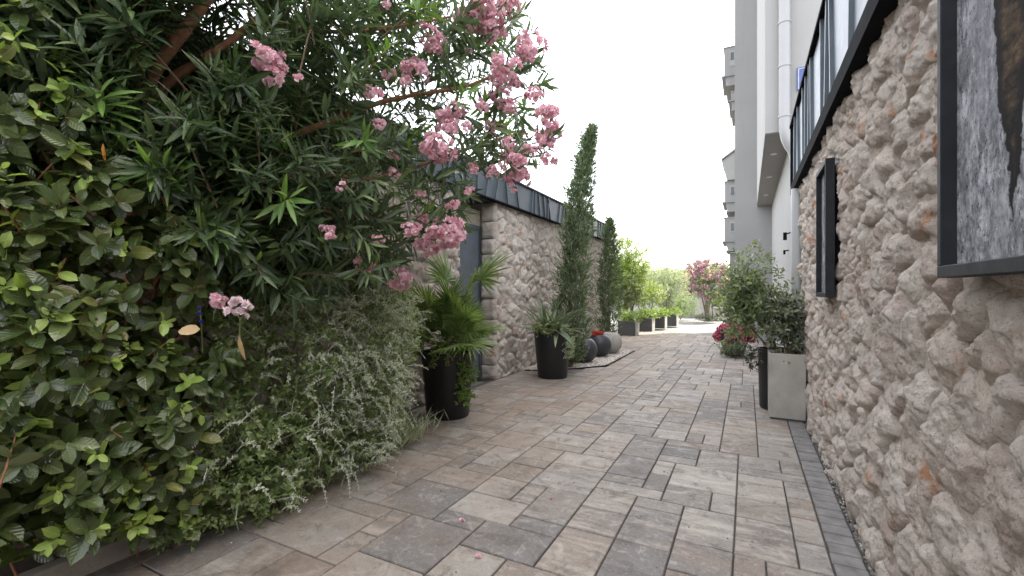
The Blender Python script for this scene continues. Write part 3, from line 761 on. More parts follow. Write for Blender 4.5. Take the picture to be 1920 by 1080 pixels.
# ------------------------------------------------------------------ planting bed on the left
bed = tag(MB().box(-3.60, -2.985, -3, 3.30, -.05, .07).build('planting_bed', M['soil']), kind='structure')
kb = tag(MB().box(-2.98, -2.90, -3, 3.36, -.05, .105).build('kerb', M['kerb'], bevel=.012), kind='structure')
T_OL = [leaf_template(.175, 5, .2, dr_, 0, 'lance', i) for i, dr_ in enumerate((.05, .16, .28, -.04))]
T_OL_LO = [leaf_template(.18, 4, .2, dr_, 0, 'lance', i) for i, dr_ in enumerate((.08, .22))]
T_EL = [leaf_template(.52, 7, .16, dr_, .5, 'ovate', i) for i, dr_ in enumerate((.02, .12, .24, -.06))]
T_EL_LO = [leaf_template(.54, 5, .2, dr_, .3, 'ovate', i) for i, dr_ in enumerate((.05, .2))]
T_D = diamond(.5, .1); T_DN = diamond(.28, .06)

def split_build(parent, tpls, tlo, mats, data, score, nsep, sep_name='leaf', stuff_name='foliage'):
    pos, D, NR, SZ, Y = data
    order = np.argsort(score); sep = order[:nsep]; rest = order[nsep:]
    meshes = [newmesh(sep_name, t[0], t[1], m, True, t[2]) for m in mats for t in tpls]
    ti = rng.integers(0, len(tpls), len(sep)) + len(tpls) * Y[sep].astype(int)
    singles(sep_name, meshes, tpls, pos[sep], D[sep], NR[sep], SZ[sep], ti, parent)
    gr = []
    for yi in (0, 1):
        r_ = rest[Y[rest] == bool(yi)]
        which = rng.integers(0, len(tlo), len(r_))
        for q in range(len(tlo)):
            w_ = r_[which == q]
            if len(w_): gr.append((tlo[q], pos[w_], D[w_], NR[w_], SZ[w_], min(yi, len(mats) - 1)))
    return joined(stuff_name, gr, mats, parent)

# ---- oleander -----------------------------------------------------------------
ol = thing('oleander', 'large pink flowering oleander with long narrow leaves arching over the path', 'shrub', (-3.25, 1.5, .07))
CROWN = [(-260, -260), (955, -260), (965, 20), (1005, 90), (1035, 190), (1030, 275), (975, 330), (900, 320), (868, 385), (850, 440), (770, 450), (720, 520), (640, 545), (520, 560), (420, 520), (330, 420), (250, 330), (120, 240), (-120, 260)]
def front(px): return np.interp(px, [-300, 0, 300, 600, 850, 1040], [1.55, 1.75, 2.05, 2.55, 3.05, 3.3])
def sample_crown(n, poly, thick, bias=1.0):
    out = []; pxs = []
    while len(out) < n:
        px = rng.uniform(-260, 1045, 4000); py = rng.uniform(-260, 570, 4000)
        ok = inpoly(px, py, poly); px, py = px[ok], py[ok]
        dmax = 3.42 / np.maximum(.4586 - (px - 960) / FPX * .8886, .15)
        df = front(px); db = np.minimum(df + thick, dmax)
        d = df + (db - df) * rng.random(len(px)) ** bias
        # the sky shows through towards the top right
        thin = np.interp(px, [350, 700, 900, 1040], [1.0, .80, .55, .42]); keep = rng.random(len(px)) < thin
        # leave the bare forked stems in view
        stem = inpoly(px, py, [(230, 170), (370, -60), (560, -60), (480, 90), (330, 215)])
        keep &= ~(stem & (d < 2.75))
        keep &= db > df + .02
        for a, b, c in zip(px[keep], py[keep], d[keep]): out.append(P(a, b, c)); pxs.append((c - front(a)))
    return np.array(out[:n]), np.array(pxs[:n])
org, dep = sample_crown(2300, CROWN, 1.75, .9)
cx = np.array([-2.9, 1.7, 1.9])
outw = unit(org - cx + np.array([0, 0, .15]))
tow = unit(np.array([[0, 0, 1.6]]) - org)
td = unit(outw * .8 + rng.normal(size=org.shape) * .45 + np.array([0, 0, .25]) + tow * .35)
px_, py_, _ = proj(org)
low = (py_ > 300) | (px_ > 800)
td[low] = unit(td[low] + np.array([.1, 0, -.35]))
data = twig_leaves(org - td * .12, td, .20, 15, 1.05, .158, 3, 0, .30, .35, .25)
sc = np.tile(dep, 15) + rng.random(len(data[0])) * .3
pq, pw, pd = proj(data[0]); sc = sc + np.where((pq > 0) & (pq < 1050) & (pw > 0) & (pw < 620), 0, 5)
yt = np.tile(rng.random(len(org)) < .10, 15); data = (*data[:4], yt)
split_build(ol, T_OL, T_OL_LO, [M['olea'], M['olea_young']], data, sc, 296)
# stems
def limb(name, pts, r0, r1, mat, parent, n=10, sub=4):
    pts = [np.array(p) for p in pts]; out = []
    for i in range(len(pts) - 1):
        p0, p1, p2, p3 = pts[max(i - 1, 0)], pts[i], pts[i + 1], pts[min(i + 2, len(pts) - 1)]
        for k in range(sub):
            t = k / sub; out.append(.5 * (2 * p1 + (p2 - p0) * t + (2 * p0 - 5 * p1 + 4 * p2 - p3) * t * t + (3 * p1 - p0 - 3 * p2 + p3) * t ** 3))
    out.append(pts[-1]); m_ = len(out)
    rr = [(r0 + (r1 - r0) * i / (m_ - 1)) * (1 + .08 * math.sin(i * 2.1 + r0 * 900)) for i in range(m_)]
    return MB().tube(out, rr, n).build(name, mat, parent, True)
B0 = np.array([-3.2, 1.25, .05])
tr = limb('trunk', [B0, P(250, 640, 2.95), P(248, 420, 2.85), P(244, 270, 2.72)], .05, .036, M['bark_r'], ol)
limb('branch', [P(246, 300, 2.74), P(285, 145, 2.55), P(390, -5, 2.5), P(480, -170, 2.5)], .037, .028, M['bark_r'], ol)
limb('branch', [P(246, 280, 2.76), P(312, 160, 2.72), P(400, 100, 2.75), P(480, 38, 2.8), P(640, -110, 2.9)], .032, .018, M['bark_r'], ol)
limb('branch', [P(250, 420, 2.86), P(420, 300, 2.95), P(560, 250, 3.1), P(720, 190, 3.3), P(880, 160, 3.5), P(960, 120, 3.6)], .030, .008, M['bark_r'], ol)
limb('branch', [P(420, 300, 2.95), P(560, 320, 3.1), P(720, 330, 3.4), P(900, 270, 3.6), P(990, 250, 3.7)], .02, .006, M['bark_r'], ol)
limb('branch', [P(248, 450, 2.87), P(330, 410, 2.9), P(520, 390, 3.0), P(700, 410, 3.2), P(810, 430, 3.3)], .018, .005, M['bark_r'], ol)
limb('branch', [P(250, 330, 2.8), P(180, 150, 2.6), P(150, -40, 2.5)], .024, .014, M['bark_r'], ol)
limb('branch', [P(480, 38, 2.8), P(640, 60, 3.0), P(800, 40, 3.2), P(940, 10, 3.4)], .016, .005, M['bark_r'], ol)
tw = MB()
for i in rng.choice(len(org), 420, False):
    a = org[i] - td[i] * .3 - np.array([0, 0, .08]); tw.tube([a, org[i] - td[i] * .1, org[i] + td[i] * .10], [.006, .005, .003], 4, False)
o = tw.build('twigs', M['twig_b'], ol); o['kind'] = 'stuff'

# flower clusters
def petal_flower(r=.024, ruffle=True, seed=0):
    rr = random.Random(seed); V = []; F = []
    for lay in range(2 if ruffle else 1):
        for k in range(5):
            a = k * 2 * math.pi / 5 + lay * .6 + rr.uniform(-.15, .15); R1 = r * (1 if lay == 0 else .6); h = .25 * r + lay * .45 * r
            ca, sa = math.cos(a), math.sin(a); b = len(V)
            wd = R1 * .55
            V += [(0, 0, 0), (ca * R1 * .6 - sa * wd, sa * R1 * .6 + ca * wd, h + rr.uniform(-.2, .3) * r), (ca * R1, sa * R1, h * .7 + rr.uniform(-.35, .35) * r), (ca * R1 * .6 + sa * wd, sa * R1 * .6 - ca * wd, h + rr.uniform(-.2, .3) * r)]
            F += [[b, b + 2, b + 1], [b, b + 3, b + 2]]
    V = np.array(V); return V, np.array(F), V[:, :2].copy()
def cluster_mesh(name, rad_, nfl, mats, seed, fl=.026, squash=.8):
    r = np.random.default_rng(seed); d = r.normal(size=(nfl, 3)); d = unit(d); d[:, 2] = d[:, 2] * .8 + .1; d = unit(d)
    pos = d * rad_ * (.45 + .55 * r.random((nfl, 1))) * np.array([1, 1, squash])
    Vs = []; Fs = []; MI = []; b = 0
    tp_ = [petal_flower(fl * (.8 + .4 * r.random()), True, seed * 50 + k) for k in range(nfl)]
    R = frames(unit(np.cross(d, r.normal(size=(nfl, 3)))), d)
    for k in range(nfl):
        v, f, u = tp_[k]; Vs.append(v @ R[k].T + pos[k]); Fs.append(f + b); b += len(v); MI.append(np.full(len(f), k % len(mats)))
    return newmesh(name, np.vstack(Vs), np.vstack(Fs), mats, False, np.vstack(Vs)[:, :2], np.concatenate(MI))
CM = [cluster_mesh('flower_cluster', .085, 20, [M['petal']], i + 1, .030) for i in range(4)] + [cluster_mesh('flower_cluster', .05, 9, [M['petal']], i + 11, .026) for i in range(2)]
CPALE = cluster_mesh('flower_cluster', .03, 6, [M['petal_pale']], 31, .022)
pr = random.Random(17)
FL = [(905, 20, 1.25), (925, 55, .9), (880, 40, 1.0), (950, 8, .9), (805, 70, .85), (815, 85, .6), (995, 85, .9), (990, 100, .7), (785, 132, .85), (770, 128, .6), (948, 138, .95), (965, 155, .6), (940, 185, .8), (1028, 215, .9), (1030, 250, .85), (1018, 262, .6), (1030, 300, .55), (820, 280, .95), (822, 295, .6),
      (975, 335, .95), (970, 305, .8), (955, 290, .7), (930, 320, .6), (985, 285, .65), (850, 215, .7), (840, 240, .6), (880, 358, .35), (1000, 180, .6),
      (848, 385, .45), (840, 435, 1.0), (845, 455, .7), (800, 465, .8), (815, 445, .7), (770, 430, .6), (845, 430, .8), (750, 525, .8), (742, 535, .55), (680, 500, .65), (505, 115, .75), (512, 145, .55), (492, 98, .5), (613, 430, .42), (618, 442, .3), (407, 565, .42), (640, 350, .3), (720, 405, .3), (700, 175, .5), (560, 145, .25), (925, 240, .6), (905, 200, .5)]
_fr = random.Random(77)
while len(FL) < 74:
    a_, b_ = _fr.uniform(700, 1035), _fr.uniform(0, 470)
    if inpoly([a_], [b_], CROWN)[0] and _fr.random() < (a_ - 600) / 440: FL.append((a_, b_, _fr.choice([.3, .36, .42, .5])))
for (px, py, s_) in FL:
    d = float(front(px)) + (pr.uniform(.0, .25) if px > 700 else pr.uniform(-.12, 0.05))
    if py > 480: d = float(np.interp(px, [400, 760], [2.25, 3.25]))
    o = bpy.data.objects.new('flower_cluster', CM[pr.randrange(4)] if s_ > .55 else CM[4 + pr.randrange(2)]); link(o, ol)
    o.location = Vector(P(px, py, d)) - ol.location; o.rotation_euler = (pr.uniform(-.5, .5), pr.uniform(-.5, .5), pr.uniform(0, 6))
    k = s_ * 1.35 if s_ > .55 else s_ * 2.0
    o.scale = (k, k, k * pr.uniform(.8, 1.15))
st = MB()
for (px, py, s_) in FL:
    if s_ > .6:
        d = float(front(px)) + .12; st.tube([P(px, py, d), P(px - 18, py - 40, d + .12)], [.004, .005], 4, False)
o = st.build('flower_stalks', M['olea_young'], ol); o['kind'] = 'stuff'
m1 = newmesh('dry_leaf', *T_OL[1][:2], M['orange_leaf'], True, T_OL[1][2]); o = obj('dry_leaf', m1, ol, True)
R1 = frames(np.array([[.1, 0, -1.]]), np.array([[.5, -.8, .2]]))[0]
def put(o, parent, loc, d, n, s):
    R1 = frames(np.array([d], float), np.array([n], float))[0]; m = Matrix.Identity(4)
    for a in range(3):
        for b in range(3): m[a][b] = R1[a][b] * s
        m[a][3] = loc[a] - base_of(parent)[a]
    o.matrix_basis = m
put(o, ol, P(193, 268, 1.95), (.1, 0, -1.), (.6, -.8, .2), .085)

# ---- broad-leaved shrub -----------------------------------------------------------
el = thing('broadleaf_shrub', 'glossy broad oval leaved shrub with pale green shoots at far left', 'shrub', (-3.2, .8, .07))
def hedge_front(y, z, x0, bulge, zt):
    return x0 + bulge * np.sqrt(np.clip(1 - ((z - zt * .45) / (zt * .62)) ** 2, 0, 1)) + .10 * fbm(y * 2.3, z * 2.3, 4.0, 3)
N = 900
def sample_elae(n):
    o_ = []; f_ = []
    while len(o_) < n:
        y = rng.uniform(-.3, 1.75, 2000); z = rng.uniform(.12, 3.4, 2000)
        k = rng.random(2000)
        off = .55 * rng.random(2000) ** 1.35
        x = hedge_front(y, np.minimum(z, 1.5 + .25 * (z - 1.5)), -2.92, .46, 2.5) - off
        q = np.stack([x, y, z], 1); px, py, d = proj(q)
        poly = [(-400, -260), (-60, -260), (60, -60), (110, 60), (150, 140), (190, 220), (240, 330), (330, 370), (395, 490), (400, 560), (440, 640), (430, 720), (380, 760), (380, 850), (430, 960), (280, 985), (150, 1010), (-60, 1060), (-400, 1100)]
        ok = (d > .9) & inpoly(px, py, poly) & (x > -3.5) & (fbm(y * 3.6, z * 3.6, 8.0, 2) > -.30 + .9 * (rng.random(2000) - .75))
        for a, b in zip(q[ok], off[ok]): o_.append(a); f_.append(b)
    return np.array(o_[:n]), np.array(f_[:n])
org, dep = sample_elae(N)
td = unit(np.array([.85, -.25, .30]) + rng.normal(size=org.shape) * .38)
data = twig_leaves(org - td * .1, td, .11, 8, 1.35, .098, 1, .0, .35, .25, .34)
yt = np.tile(rng.random(N) < .36, 8) ; tip = np.repeat(np.arange(8) >= 3, N); yt &= tip
data = (data[0], data[1], data[2], data[3] * np.where(yt, .68, 1.0), yt)
sc = np.tile(dep, 8) + .15 * rng.random(len(data[0])); pq, pw, pd = proj(data[0]); sc = sc + np.where((pq > -20) & (pq < 520) & (pw > 0) & (pw < 1090), 0, 5) - .35 * np.maximum(0, data[0][:, 0] + 2.7)
split_build(el, T_EL, T_EL_LO, [M['elae'], M['elae_young']], data, sc, 297)
tw = MB()
for i in range(0, N, 3):
    tw.tube([org[i] - td[i] * .3 - np.array([.12, 0, .1]), org[i] - td[i] * .1, org[i] + td[i] * .05], [.006, .004, .0025], 4, False)
o = tw.build('twigs', M['bark_r'], el); o['kind'] = 'stuff'
for k, (px, py) in enumerate([(60, 800), (180, 700), (300, 640)]):
    limb('stem', [(-3.3, .5 + .35 * k, .05), (-3.15, .55 + .4 * k, .8), (-3.0, .6 + .4 * k, 1.6)], .022, .010, M['bark_r'], el, 8)
o = obj('dry_leaf', newmesh('dry_leaf', *T_EL[0][:2], M['dead'], True, T_EL[0][2]), el, True); put(o, el, P(334, 622, 2.0), (.9, .5, .12), (.35, -.8, .5), .095)
o = obj('dry_leaf', newmesh('dry_leaf', *T_OL[2][:2], M['dead'], True, T_OL[2][2]), el, True); put(o, el, P(448, 628, 2.3), (0.03, 0.1, -1.), (.5, -.8, .1), .14)

# ---- small-leaved silver shrub ------------------------------------------------------
sv_ = thing('silver_shrub', 'bushy silver grey small leaved shrub spilling onto the paving', 'shrub', (-3.1, 2.6, .07))
def sample_silver(n, poly, x0, bulge, zt, yr, thick):
    o_ = []; f_ = []
    while len(o_) < n:
        y = rng.uniform(*yr, 3000); z = rng.uniform(.02, 1.75, 3000); off = thick * rng.random(3000) ** 1.4
        x = hedge_front(y, z, x0, bulge, zt) - off
        x = x - .35 * np.clip((y - 3.0) / .6, 0, 1) ** 2
        q = np.stack([x, y, z], 1); px, py, d = proj(q); ok = (d > .9) & inpoly(px, py, poly) & (x > -3.55)
        for a, b in zip(q[ok], off[ok]): o_.append(a); f_.append(b)
    return np.array(o_[:n]), np.array(f_[:n])
SP = [(395, 640), (400, 570), (430, 545), (520, 520), (620, 470), (700, 475), (755, 510), (778, 570), (785, 640), (770, 700), (760, 770), (742, 830), (720, 868), (690, 880), (600, 905), (560, 930), (525, 975), (470, 965), (400, 940), (370, 880), (400, 800), (440, 700)]
org, dep = sample_silver(2100, SP, -2.90, .40, 1.45, (1.2, 3.75), .55)
td = unit(np.array([.6, -.1, .45]) + rng.normal(size=org.shape) * .55)
data = twig_leaves(org - td * .06, td, .12, 12, 1.2, .036, 2, 0, .15, .3, .4)
pq, pw, pd = proj(np.tile(org, (12, 1)))
silv = rng.random(len(pq)) < np.interp(pq + (pw - 700) * -.35, [420, 560, 780], [.05, .25, .60])
g_ = [(T_D, data[0][sel], data[1][sel], data[2][sel], data[3][sel] * np.where(mi, 1.2, .8), mi) for mi, sel in ((0, silv), (1, ~silv))]
# arching pale shoots with small paired leaves, standing out of the surface
so_, _ = sample_silver(620, SP, -2.86, .42, 1.45, (1.3, 3.75), .12)
px_, py_, _ = proj(so_)
keep = rng.random(len(so_)) < np.interp(px_, [400, 560, 640, 800], [.10, .35, .8, 1.0]); so_ = so_[keep]
tw = MB(); LP = [[], [], [], []]; pr = random.Random(4)
for p0 in so_:
    d0 = unit(np.array([.5, .15, .35]) + np.array([pr.gauss(0, .55) for _ in range(3)])); L = pr.uniform(.09, .20); sag = pr.uniform(.2, .9)
    pts = [p0 + d0 * L * f - np.array([0, 0, sag * L * f * f]) for f in (-.2, .2, .5, .8, 1.0)]
    tw.tube(pts, [.0024, .0022, .0019, .0015, .001], 3, False)
    nl = int(L / .017)
    for k in range(nl):
        f = .1 + .9 * k / nl; p = p0 + d0 * L * f - np.array([0, 0, sag * L * f * f]); t = unit(d0 - np.array([0, 0, 2 * sag * f]))
        for sgn in (-1, 1):
            rdl = unit(np.cross(t, np.array([math.sin(k * 1.57), math.cos(k * 1.57), .3]))) * sgn
            LP[0].append(p); LP[1].append(t * .55 + rdl * .8); LP[2].append(unit(t * .6 + np.array([pr.gauss(0, .3), pr.gauss(0, .3), .6]))); LP[3].append(pr.uniform(.016, .032) * (1.15 - .5 * f))
M['silver_pale'] = leaf_mat('pale_silver_leaf', [(0, (.30, .345, .235)), (1, (.55, .58, .47))], .6, .2, (.5, .53, .43))
g_.append((T_D, np.array(LP[0]), np.array(LP[1]), np.array(LP[2]), np.array(LP[3]), 2))
joined('foliage', g_, [M['silver'], M['smallgreen'], M['silver_pale']], sv_, False)
for i in range(0, len(org), 3):
    tw.tube([org[i] - td[i] * .14, org[i], org[i] + td[i] * .08], [.0022, .0018, .0012], 3, False)
o = tw.build('twigs', M['twig'], sv_); o['kind'] = 'stuff'
for k in range(4): limb('stem', [(-3.3, 1.7 + .5 * k, .05), (-3.15, 1.75 + .5 * k, .5), (-3.0, 1.8 + .5 * k, 1.1)], .014, .006, M['bark'], sv_, 7)
# white and pale pink blooms showing in front of the shrubs
pb_ = thing('pale_flowers', 'small pale pink and white flower heads between the green shrubs', 'flowers', P(450, 600, 2.25))
for (px, py) in ((440, 568), (433, 590), (450, 592), (466, 577)):
    o = bpy.data.objects.new('flower_cluster', CPALE); link(o, pb_); o.location = Vector(P(px, py, 2.22)) - pb_.location; o.rotation_euler = (pr.random(), pr.random(), pr.random() * 6); o.scale = (.95,) * 3
MB().tube([P(450, 640, 2.4), P(450, 600, 2.26), P(440, 575, 2.24)], .003, 5).tube([P(450, 600, 2.26), P(466, 580, 2.24)], .003, 5).build('stalk', M['smallgreen'], pb_)
bl = thing('blue_flowers', 'tiny deep blue flower spike beside the pale pink blooms', 'flowers', P(376, 620, 2.1))
CBL = cluster_mesh('flower_cluster', .006, 5, [M['petal_blue']], 41, .007)
for (px, py) in ((375, 578), (374, 588), (378, 603)):
    o = bpy.data.objects.new('flower_cluster', CBL); link(o, bl); o.location = Vector(P(px, py, 2.0)) - bl.location
MB().tube([P(380, 660, 2.2), P(377, 600, 2.05), P(375, 575, 2.02)], .0025, 5).build('stalk', M['smallgreen'], bl)
# feathery grey tuft at the foot
ft = thing('feathery_tuft', 'soft feathery grey tuft at the foot of the silver shrub', 'plant', G(735, 862))
n = 900; a = rng.random(n) * 6.28; d_ = np.stack([np.cos(a) * .8, np.sin(a) * .8, .4 + .9 * rng.random(n)], 1)
b_ = np.array([-2.86, 3.05, .0]) + np.stack([rng.normal(size=n) * .10, rng.normal(size=n) * .24, np.abs(rng.normal(size=n)) * .05], 1)
joined('blades', [(diamond(.045, .01), b_, d_, rvec(n), .14 + .16 * rng.random(n), 0)], [M['silver']], ft, False)
# creeping plant at the kerb
cp = thing('creeping_plant', 'low creeping plant with small leaves trailing over the kerb', 'plant', (-2.9, 1.75, .07))
n = 260; o_ = np.stack([rng.uniform(-3.0, -2.62, n), rng.uniform(1.3, 2.1, n), rng.random(n) * .28 + .02], 1)
td = unit(np.array([.5, -.1, .3]) + rng.normal(size=(n, 3)) * .6); data = twig_leaves(o_, td, .12, 10, 1.0, .034, 2, 0, .3, .4, .4)
joined('foliage', [(T_D, data[0], data[1], data[2], data[3], 0)], [M['smallgreen']], cp, False)

# ------------------------------------------------------------------ pots
def tub(label, x, y, group='tall black tubs'):
    t = thing('plant_pot', label, 'pot', (x, y, 0), group)
    MB().lathe([(0, .0), (.232, .0), (.240, .012), (.298, .70), (.300, .725), (.292, .73), (.280, .725), (.272, .66), (0, .66)], x, y, 56).build('body', M['pot'], t, True)
    MB().lathe([(.271, .672), (.15, .685), (0, .69)], x, y, 24).build('soil', M['soil'], t, True); return t
tub('tall black tapered tub holding the fan palm', -3.02, 4.26)
tub('tall black tapered tub holding the spiky yucca', -2.84, 6.95)

def fan_frond_mesh(name, R0, nb, spread, mat, seed, pet=.35, droop=.18):
    """petiole along +X from origin, fan at its end"""
    r = random.Random(seed); mb = MB()
    mb.tube([(0, 0, 0), (pet * .5, 0, .01), (pet, 0, 0)], [.007, .005, .004], 5, False)
    for k in range(nb):
        a = (k / (nb - 1) - .5) * spread + r.uniform(-.03, .03); L = R0 * (1 - .25 * abs(a / spread * 2) ** 2) * r.uniform(.88, 1.08); w = .011 + .004 * r.random()
        ca, sa = math.cos(a), math.sin(a); b = np.array([pet, 0, 0]); dr_ = droop * L * r.uniform(.3, 1.2)
        pts = []
        for f, ww in ((.0, .25), (.4, 1), (.75, .7), (1, .02)):
            c = b + np.array([ca, sa, 0]) * L * f + np.array([0, 0, -dr_ * f * f + .10 * L * math.sin(f * 3) * .3])
            s_ = np.array([-sa, ca, 0]) * w * ww; up = np.array([0, 0, .006 * ww]); pts += [c - s_ + up, c, c + s_ + up]
        F = []
        for i in range(3): q = i * 3; F += [[q, q + 3, q + 4, q + 1], [q + 1, q + 4, q + 5, q + 2]]
        mb.add(pts, F)
    return newmesh(name, mb.v, mb.f, mat)
pm = thing('fan_palm', 'green fan palm with spiky fronds in the nearer black tub', 'palm', (-3.02, 4.26, .68))
FM = [fan_frond_mesh('frond', r0, nb, sp, M['palm'], i, pet) for i, (r0, nb, sp, pet) in enumerate([(.36, 26, 3.6, .42), (.33, 24, 3.2, .32), (.40, 28, 4.0, .5), (.30, 22, 3.0, .22)])]
pr = random.Random(9)
def frond_at(parent, meshes, i, el_, az, s, base, idx=None):
    o = bpy.data.objects.new('frond', meshes[idx if idx is not None else i % len(meshes)]); link(o, parent)
    m = Matrix.Rotation(az, 4, 'Z') @ Matrix.Rotation(-el_, 4, 'Y') @ Matrix.Rotation(pr.uniform(-.9, .9), 4, 'X')
    o.matrix_basis = Matrix.Translation(Vector(base)) @ m @ Matrix.Scale(s, 4)
for i in range(46):
    el_ = pr.uniform(-.05, 1.35); az = i * 2.4 + pr.uniform(-.3, .3)
    frond_at(pm, FM, i, el_, az, pr.uniform(.75, 1.05), (pr.uniform(-.08, .08), pr.uniform(-.08, .08), pr.uniform(0, .22)))
# two taller heads as in the photo
frond_at(pm, FM, 0, 1.35, 2.6, 1.25, (0.02, 0, .34), 0); frond_at(pm, FM, 0, 1.05, .9, 1.3, (.05, .05, .30), 2); frond_at(pm, FM, 0, 1.2, 1.4, 1.2, (.1, .05, .25), 1)
MB().tube([(-3.02, 4.26, .66), (-3.0, 4.25, .85), (-3.01, 4.26, 1.02)], [.06, .055, .03], 10).build('trunk', M['bark'], pm, True)

def trailing(name, label, pot, ang0, ang1, n, drop, mat, ls, cat='plant', tpl=T_D, z0=.70, rr=.295):
    t = thing(name, label, cat, (pot[0], pot[1], .69))
    O = []; D_ = []
    for i in range(n):
        a = rng.uniform(ang0, ang1); f = rng.random() ** 1.2 * drop
        top = max(0, f); r_ = rr + .05 * rng.random() * (1 if f > .05 else .2) - .06 * max(0, (f / .7)) 
        if f < .10: r_ = rng.uniform(.12, rr); 
        z = z0 + .08 * rng.random() - top if f >= .10 else z0 + .18 * rng.random()
        O.append((pot[0] + r_ * math.cos(a), pot[1] + r_ * math.sin(a), z)); D_.append((math.cos(a), math.sin(a), rng.uniform(-.6, .7)))
    O = np.array(O); D_ = unit(np.array(D_) + rng.normal(size=(n, 3)) * .4)
    dt = twig_leaves(O, D_, .06, 8, 1.0, ls, 2, 0, .2, .4, .4)
    joined('foliage', [(tpl, dt[0], dt[1], dt[2], dt[3], 0)], [mat], t, False)
    mb = MB()
    for i in range(0, n, 6): mb.tube([O[i] + np.array([0, 0, .06]), O[i]], .0025, 3, False)
    o = mb.build('stems', M['smallgreen'], t); o['kind'] = 'stuff'; return t
M['bright'] = leaf_mat('bright_trailing_leaf', [(0, (.10, .17, .03)), (.6, (.15, .235, .045)), (1, (.22, .30, .075))], .4, .3)
M['variegated'] = leaf_mat('variegated_leaf', [(0, (.12, .17, .06)), (.5, (.24, .28, .13)), (1, (.45, .46, .30))], .5, .25)
# the camera side of the pot faces about -57 degrees
trailing('trailing_plant', 'bright green trailing plant spilling down the palm tub', (-3.02, 4.26), -.6, .2, 120, .58, M['bright'], .034)
trailing('rim_plant', 'pale variegated plant at the rim of the palm tub', (-3.02, 4.26), -1.6, -.8, 70, .12, M['variegated'], .036)
# yucca tub
yu = thing('yucca', 'spiky grey green yucca in the farther black tub', 'plant', (-2.84, 6.95, .68))
SW = [newmesh('blade', *leaf_template(.085 + .03 * i, 5, .3, .12 + .1 * i, 0, 'sword', i)[:2], M['yucca'], True) for i in range(3)]
BW = newmesh('blade', *leaf_template(.19, 6, .25, .35, 0, 'lance', 4)[:2], M['yucca'], True)
for i in range(46):
    az = i * 2.4; el_ = pr.uniform(.05, 1.3); o = bpy.data.objects.new('blade', SW[i % 3] if i % 9 else BW); link(o, yu)
    s_ = pr.uniform(.45, .78); off = pr.uniform(-.13, .13)
    o.matrix_basis = Matrix.Translation((off, pr.uniform(-.1, .1), pr.uniform(0, .12))) @ Matrix.Rotation(az, 4, 'Z') @ Matrix.Rotation(-el_, 4, 'Y') @ Matrix.Scale(s_, 4)
trailing('trailing_plant', 'wispy grey trailing plant hanging over the yucca tub', (-2.84, 6.95), -.6, .5, 130, .38, M['silver'], .026)
trailing('rim_plant', 'yellow green plant at the rim of the yucca tub', (-2.84, 6.95), -2.6, -1.0, 60, .09, M['variegated'], .05)

# ------------------------------------------------------------------ pebble bed, balls, cypresses
gb = [( -3.57, 7.25)] + [(bed_curve(y), y) for y in np.linspace(7.26, 11.19, 30)] + [(-3.57, 11.2)]
tag(MB().add([(x, y, .006) for x, y in gb], [list(range(len(gb)))]).build('pebble_bed', M['gravel']), kind='structure')
ys = rng.uniform(7.3, 11.15, 9000); lim = np.array([bed_curve(y) for y in ys]); xs = -3.55 + (lim - .02 + 3.55) * rng.random(9000)
pbs = pebbles('pebbles', np.stack([xs, ys, .012 + .010 * rng.random(9000)], 1), .013 + .010 * rng.random(9000), M['gravel'])
tag(pbs, 'pale pebbles filling the curved bed along the left wall', 'pebbles')
eg = MB(); eg.tube([(bed_curve(y) + .012, y, .012) for y in np.linspace(7.26, 11.19, 40)], .011, 6)
tag(eg.build('bed_edging', M['steel']), 'thin dark curved metal edging round the pebble bed', 'edging')
def ball(label, x, y, r, mat, group=None):
    t = thing('ball_planter', label, 'planter', (x, y, .01), group)
    pf = [(math.sin(a) * r, .015 + r * .97 - math.cos(a) * r) for a in np.linspace(.35, math.pi - .55, 24)]
    pf = [(0, pf[0][1])] + pf; rt, zt = pf[-1]; pf += [(rt - .02, zt + .004), (rt - .03, zt - .05), (0, zt - .05)]
    MB().lathe(pf, x, y, 44).build('bowl', mat, t, True)
    MB().lathe([(rt - .031, zt - .035), (0, zt - .025)], x, y, 24).build('soil', M['soil'], t); return rt, zt
ball('dark ball planter nearest the tall cypress', -2.83, 8.55, .26, M['ball_dark'], 'ball planters on the pebbles')
rt, zt = ball('dark ball planter with small red flowers', -2.80, 9.48, .26, M['ball_dark'], 'ball planters on the pebbles')
ball('pale grey ball planter at the end of the pebble bed', -2.72, 10.08, .26, M['ball_light'], 'ball planters on the pebbles')
rf = thing('red_flowers', 'small coral red flowers in the dark ball planter', 'flowers', (-2.80, 9.48, zt - .03))
CR = cluster_mesh('flower_cluster', .05, 9, [M['petal_coral']], 51, .028)
for i in range(8):
    o = bpy.data.objects.new('flower_cluster', CR); link(o, rf); o.location = (pr.uniform(-.17, .08), pr.uniform(-.14, .04), pr.uniform(.03, .09)); o.rotation_euler = (0, 0, i)
tw_ = MB()
for i in range(14): tw_.tube([(-2.80, 9.48, zt - .04), (-2.80 + pr.uniform(-.17, .1), 9.48 + pr.uniform(-.14, .1), zt + .05)], .004, 3, False)
o = tw_.build('stems', M['smallgreen'], rf); o['kind'] = 'stuff'

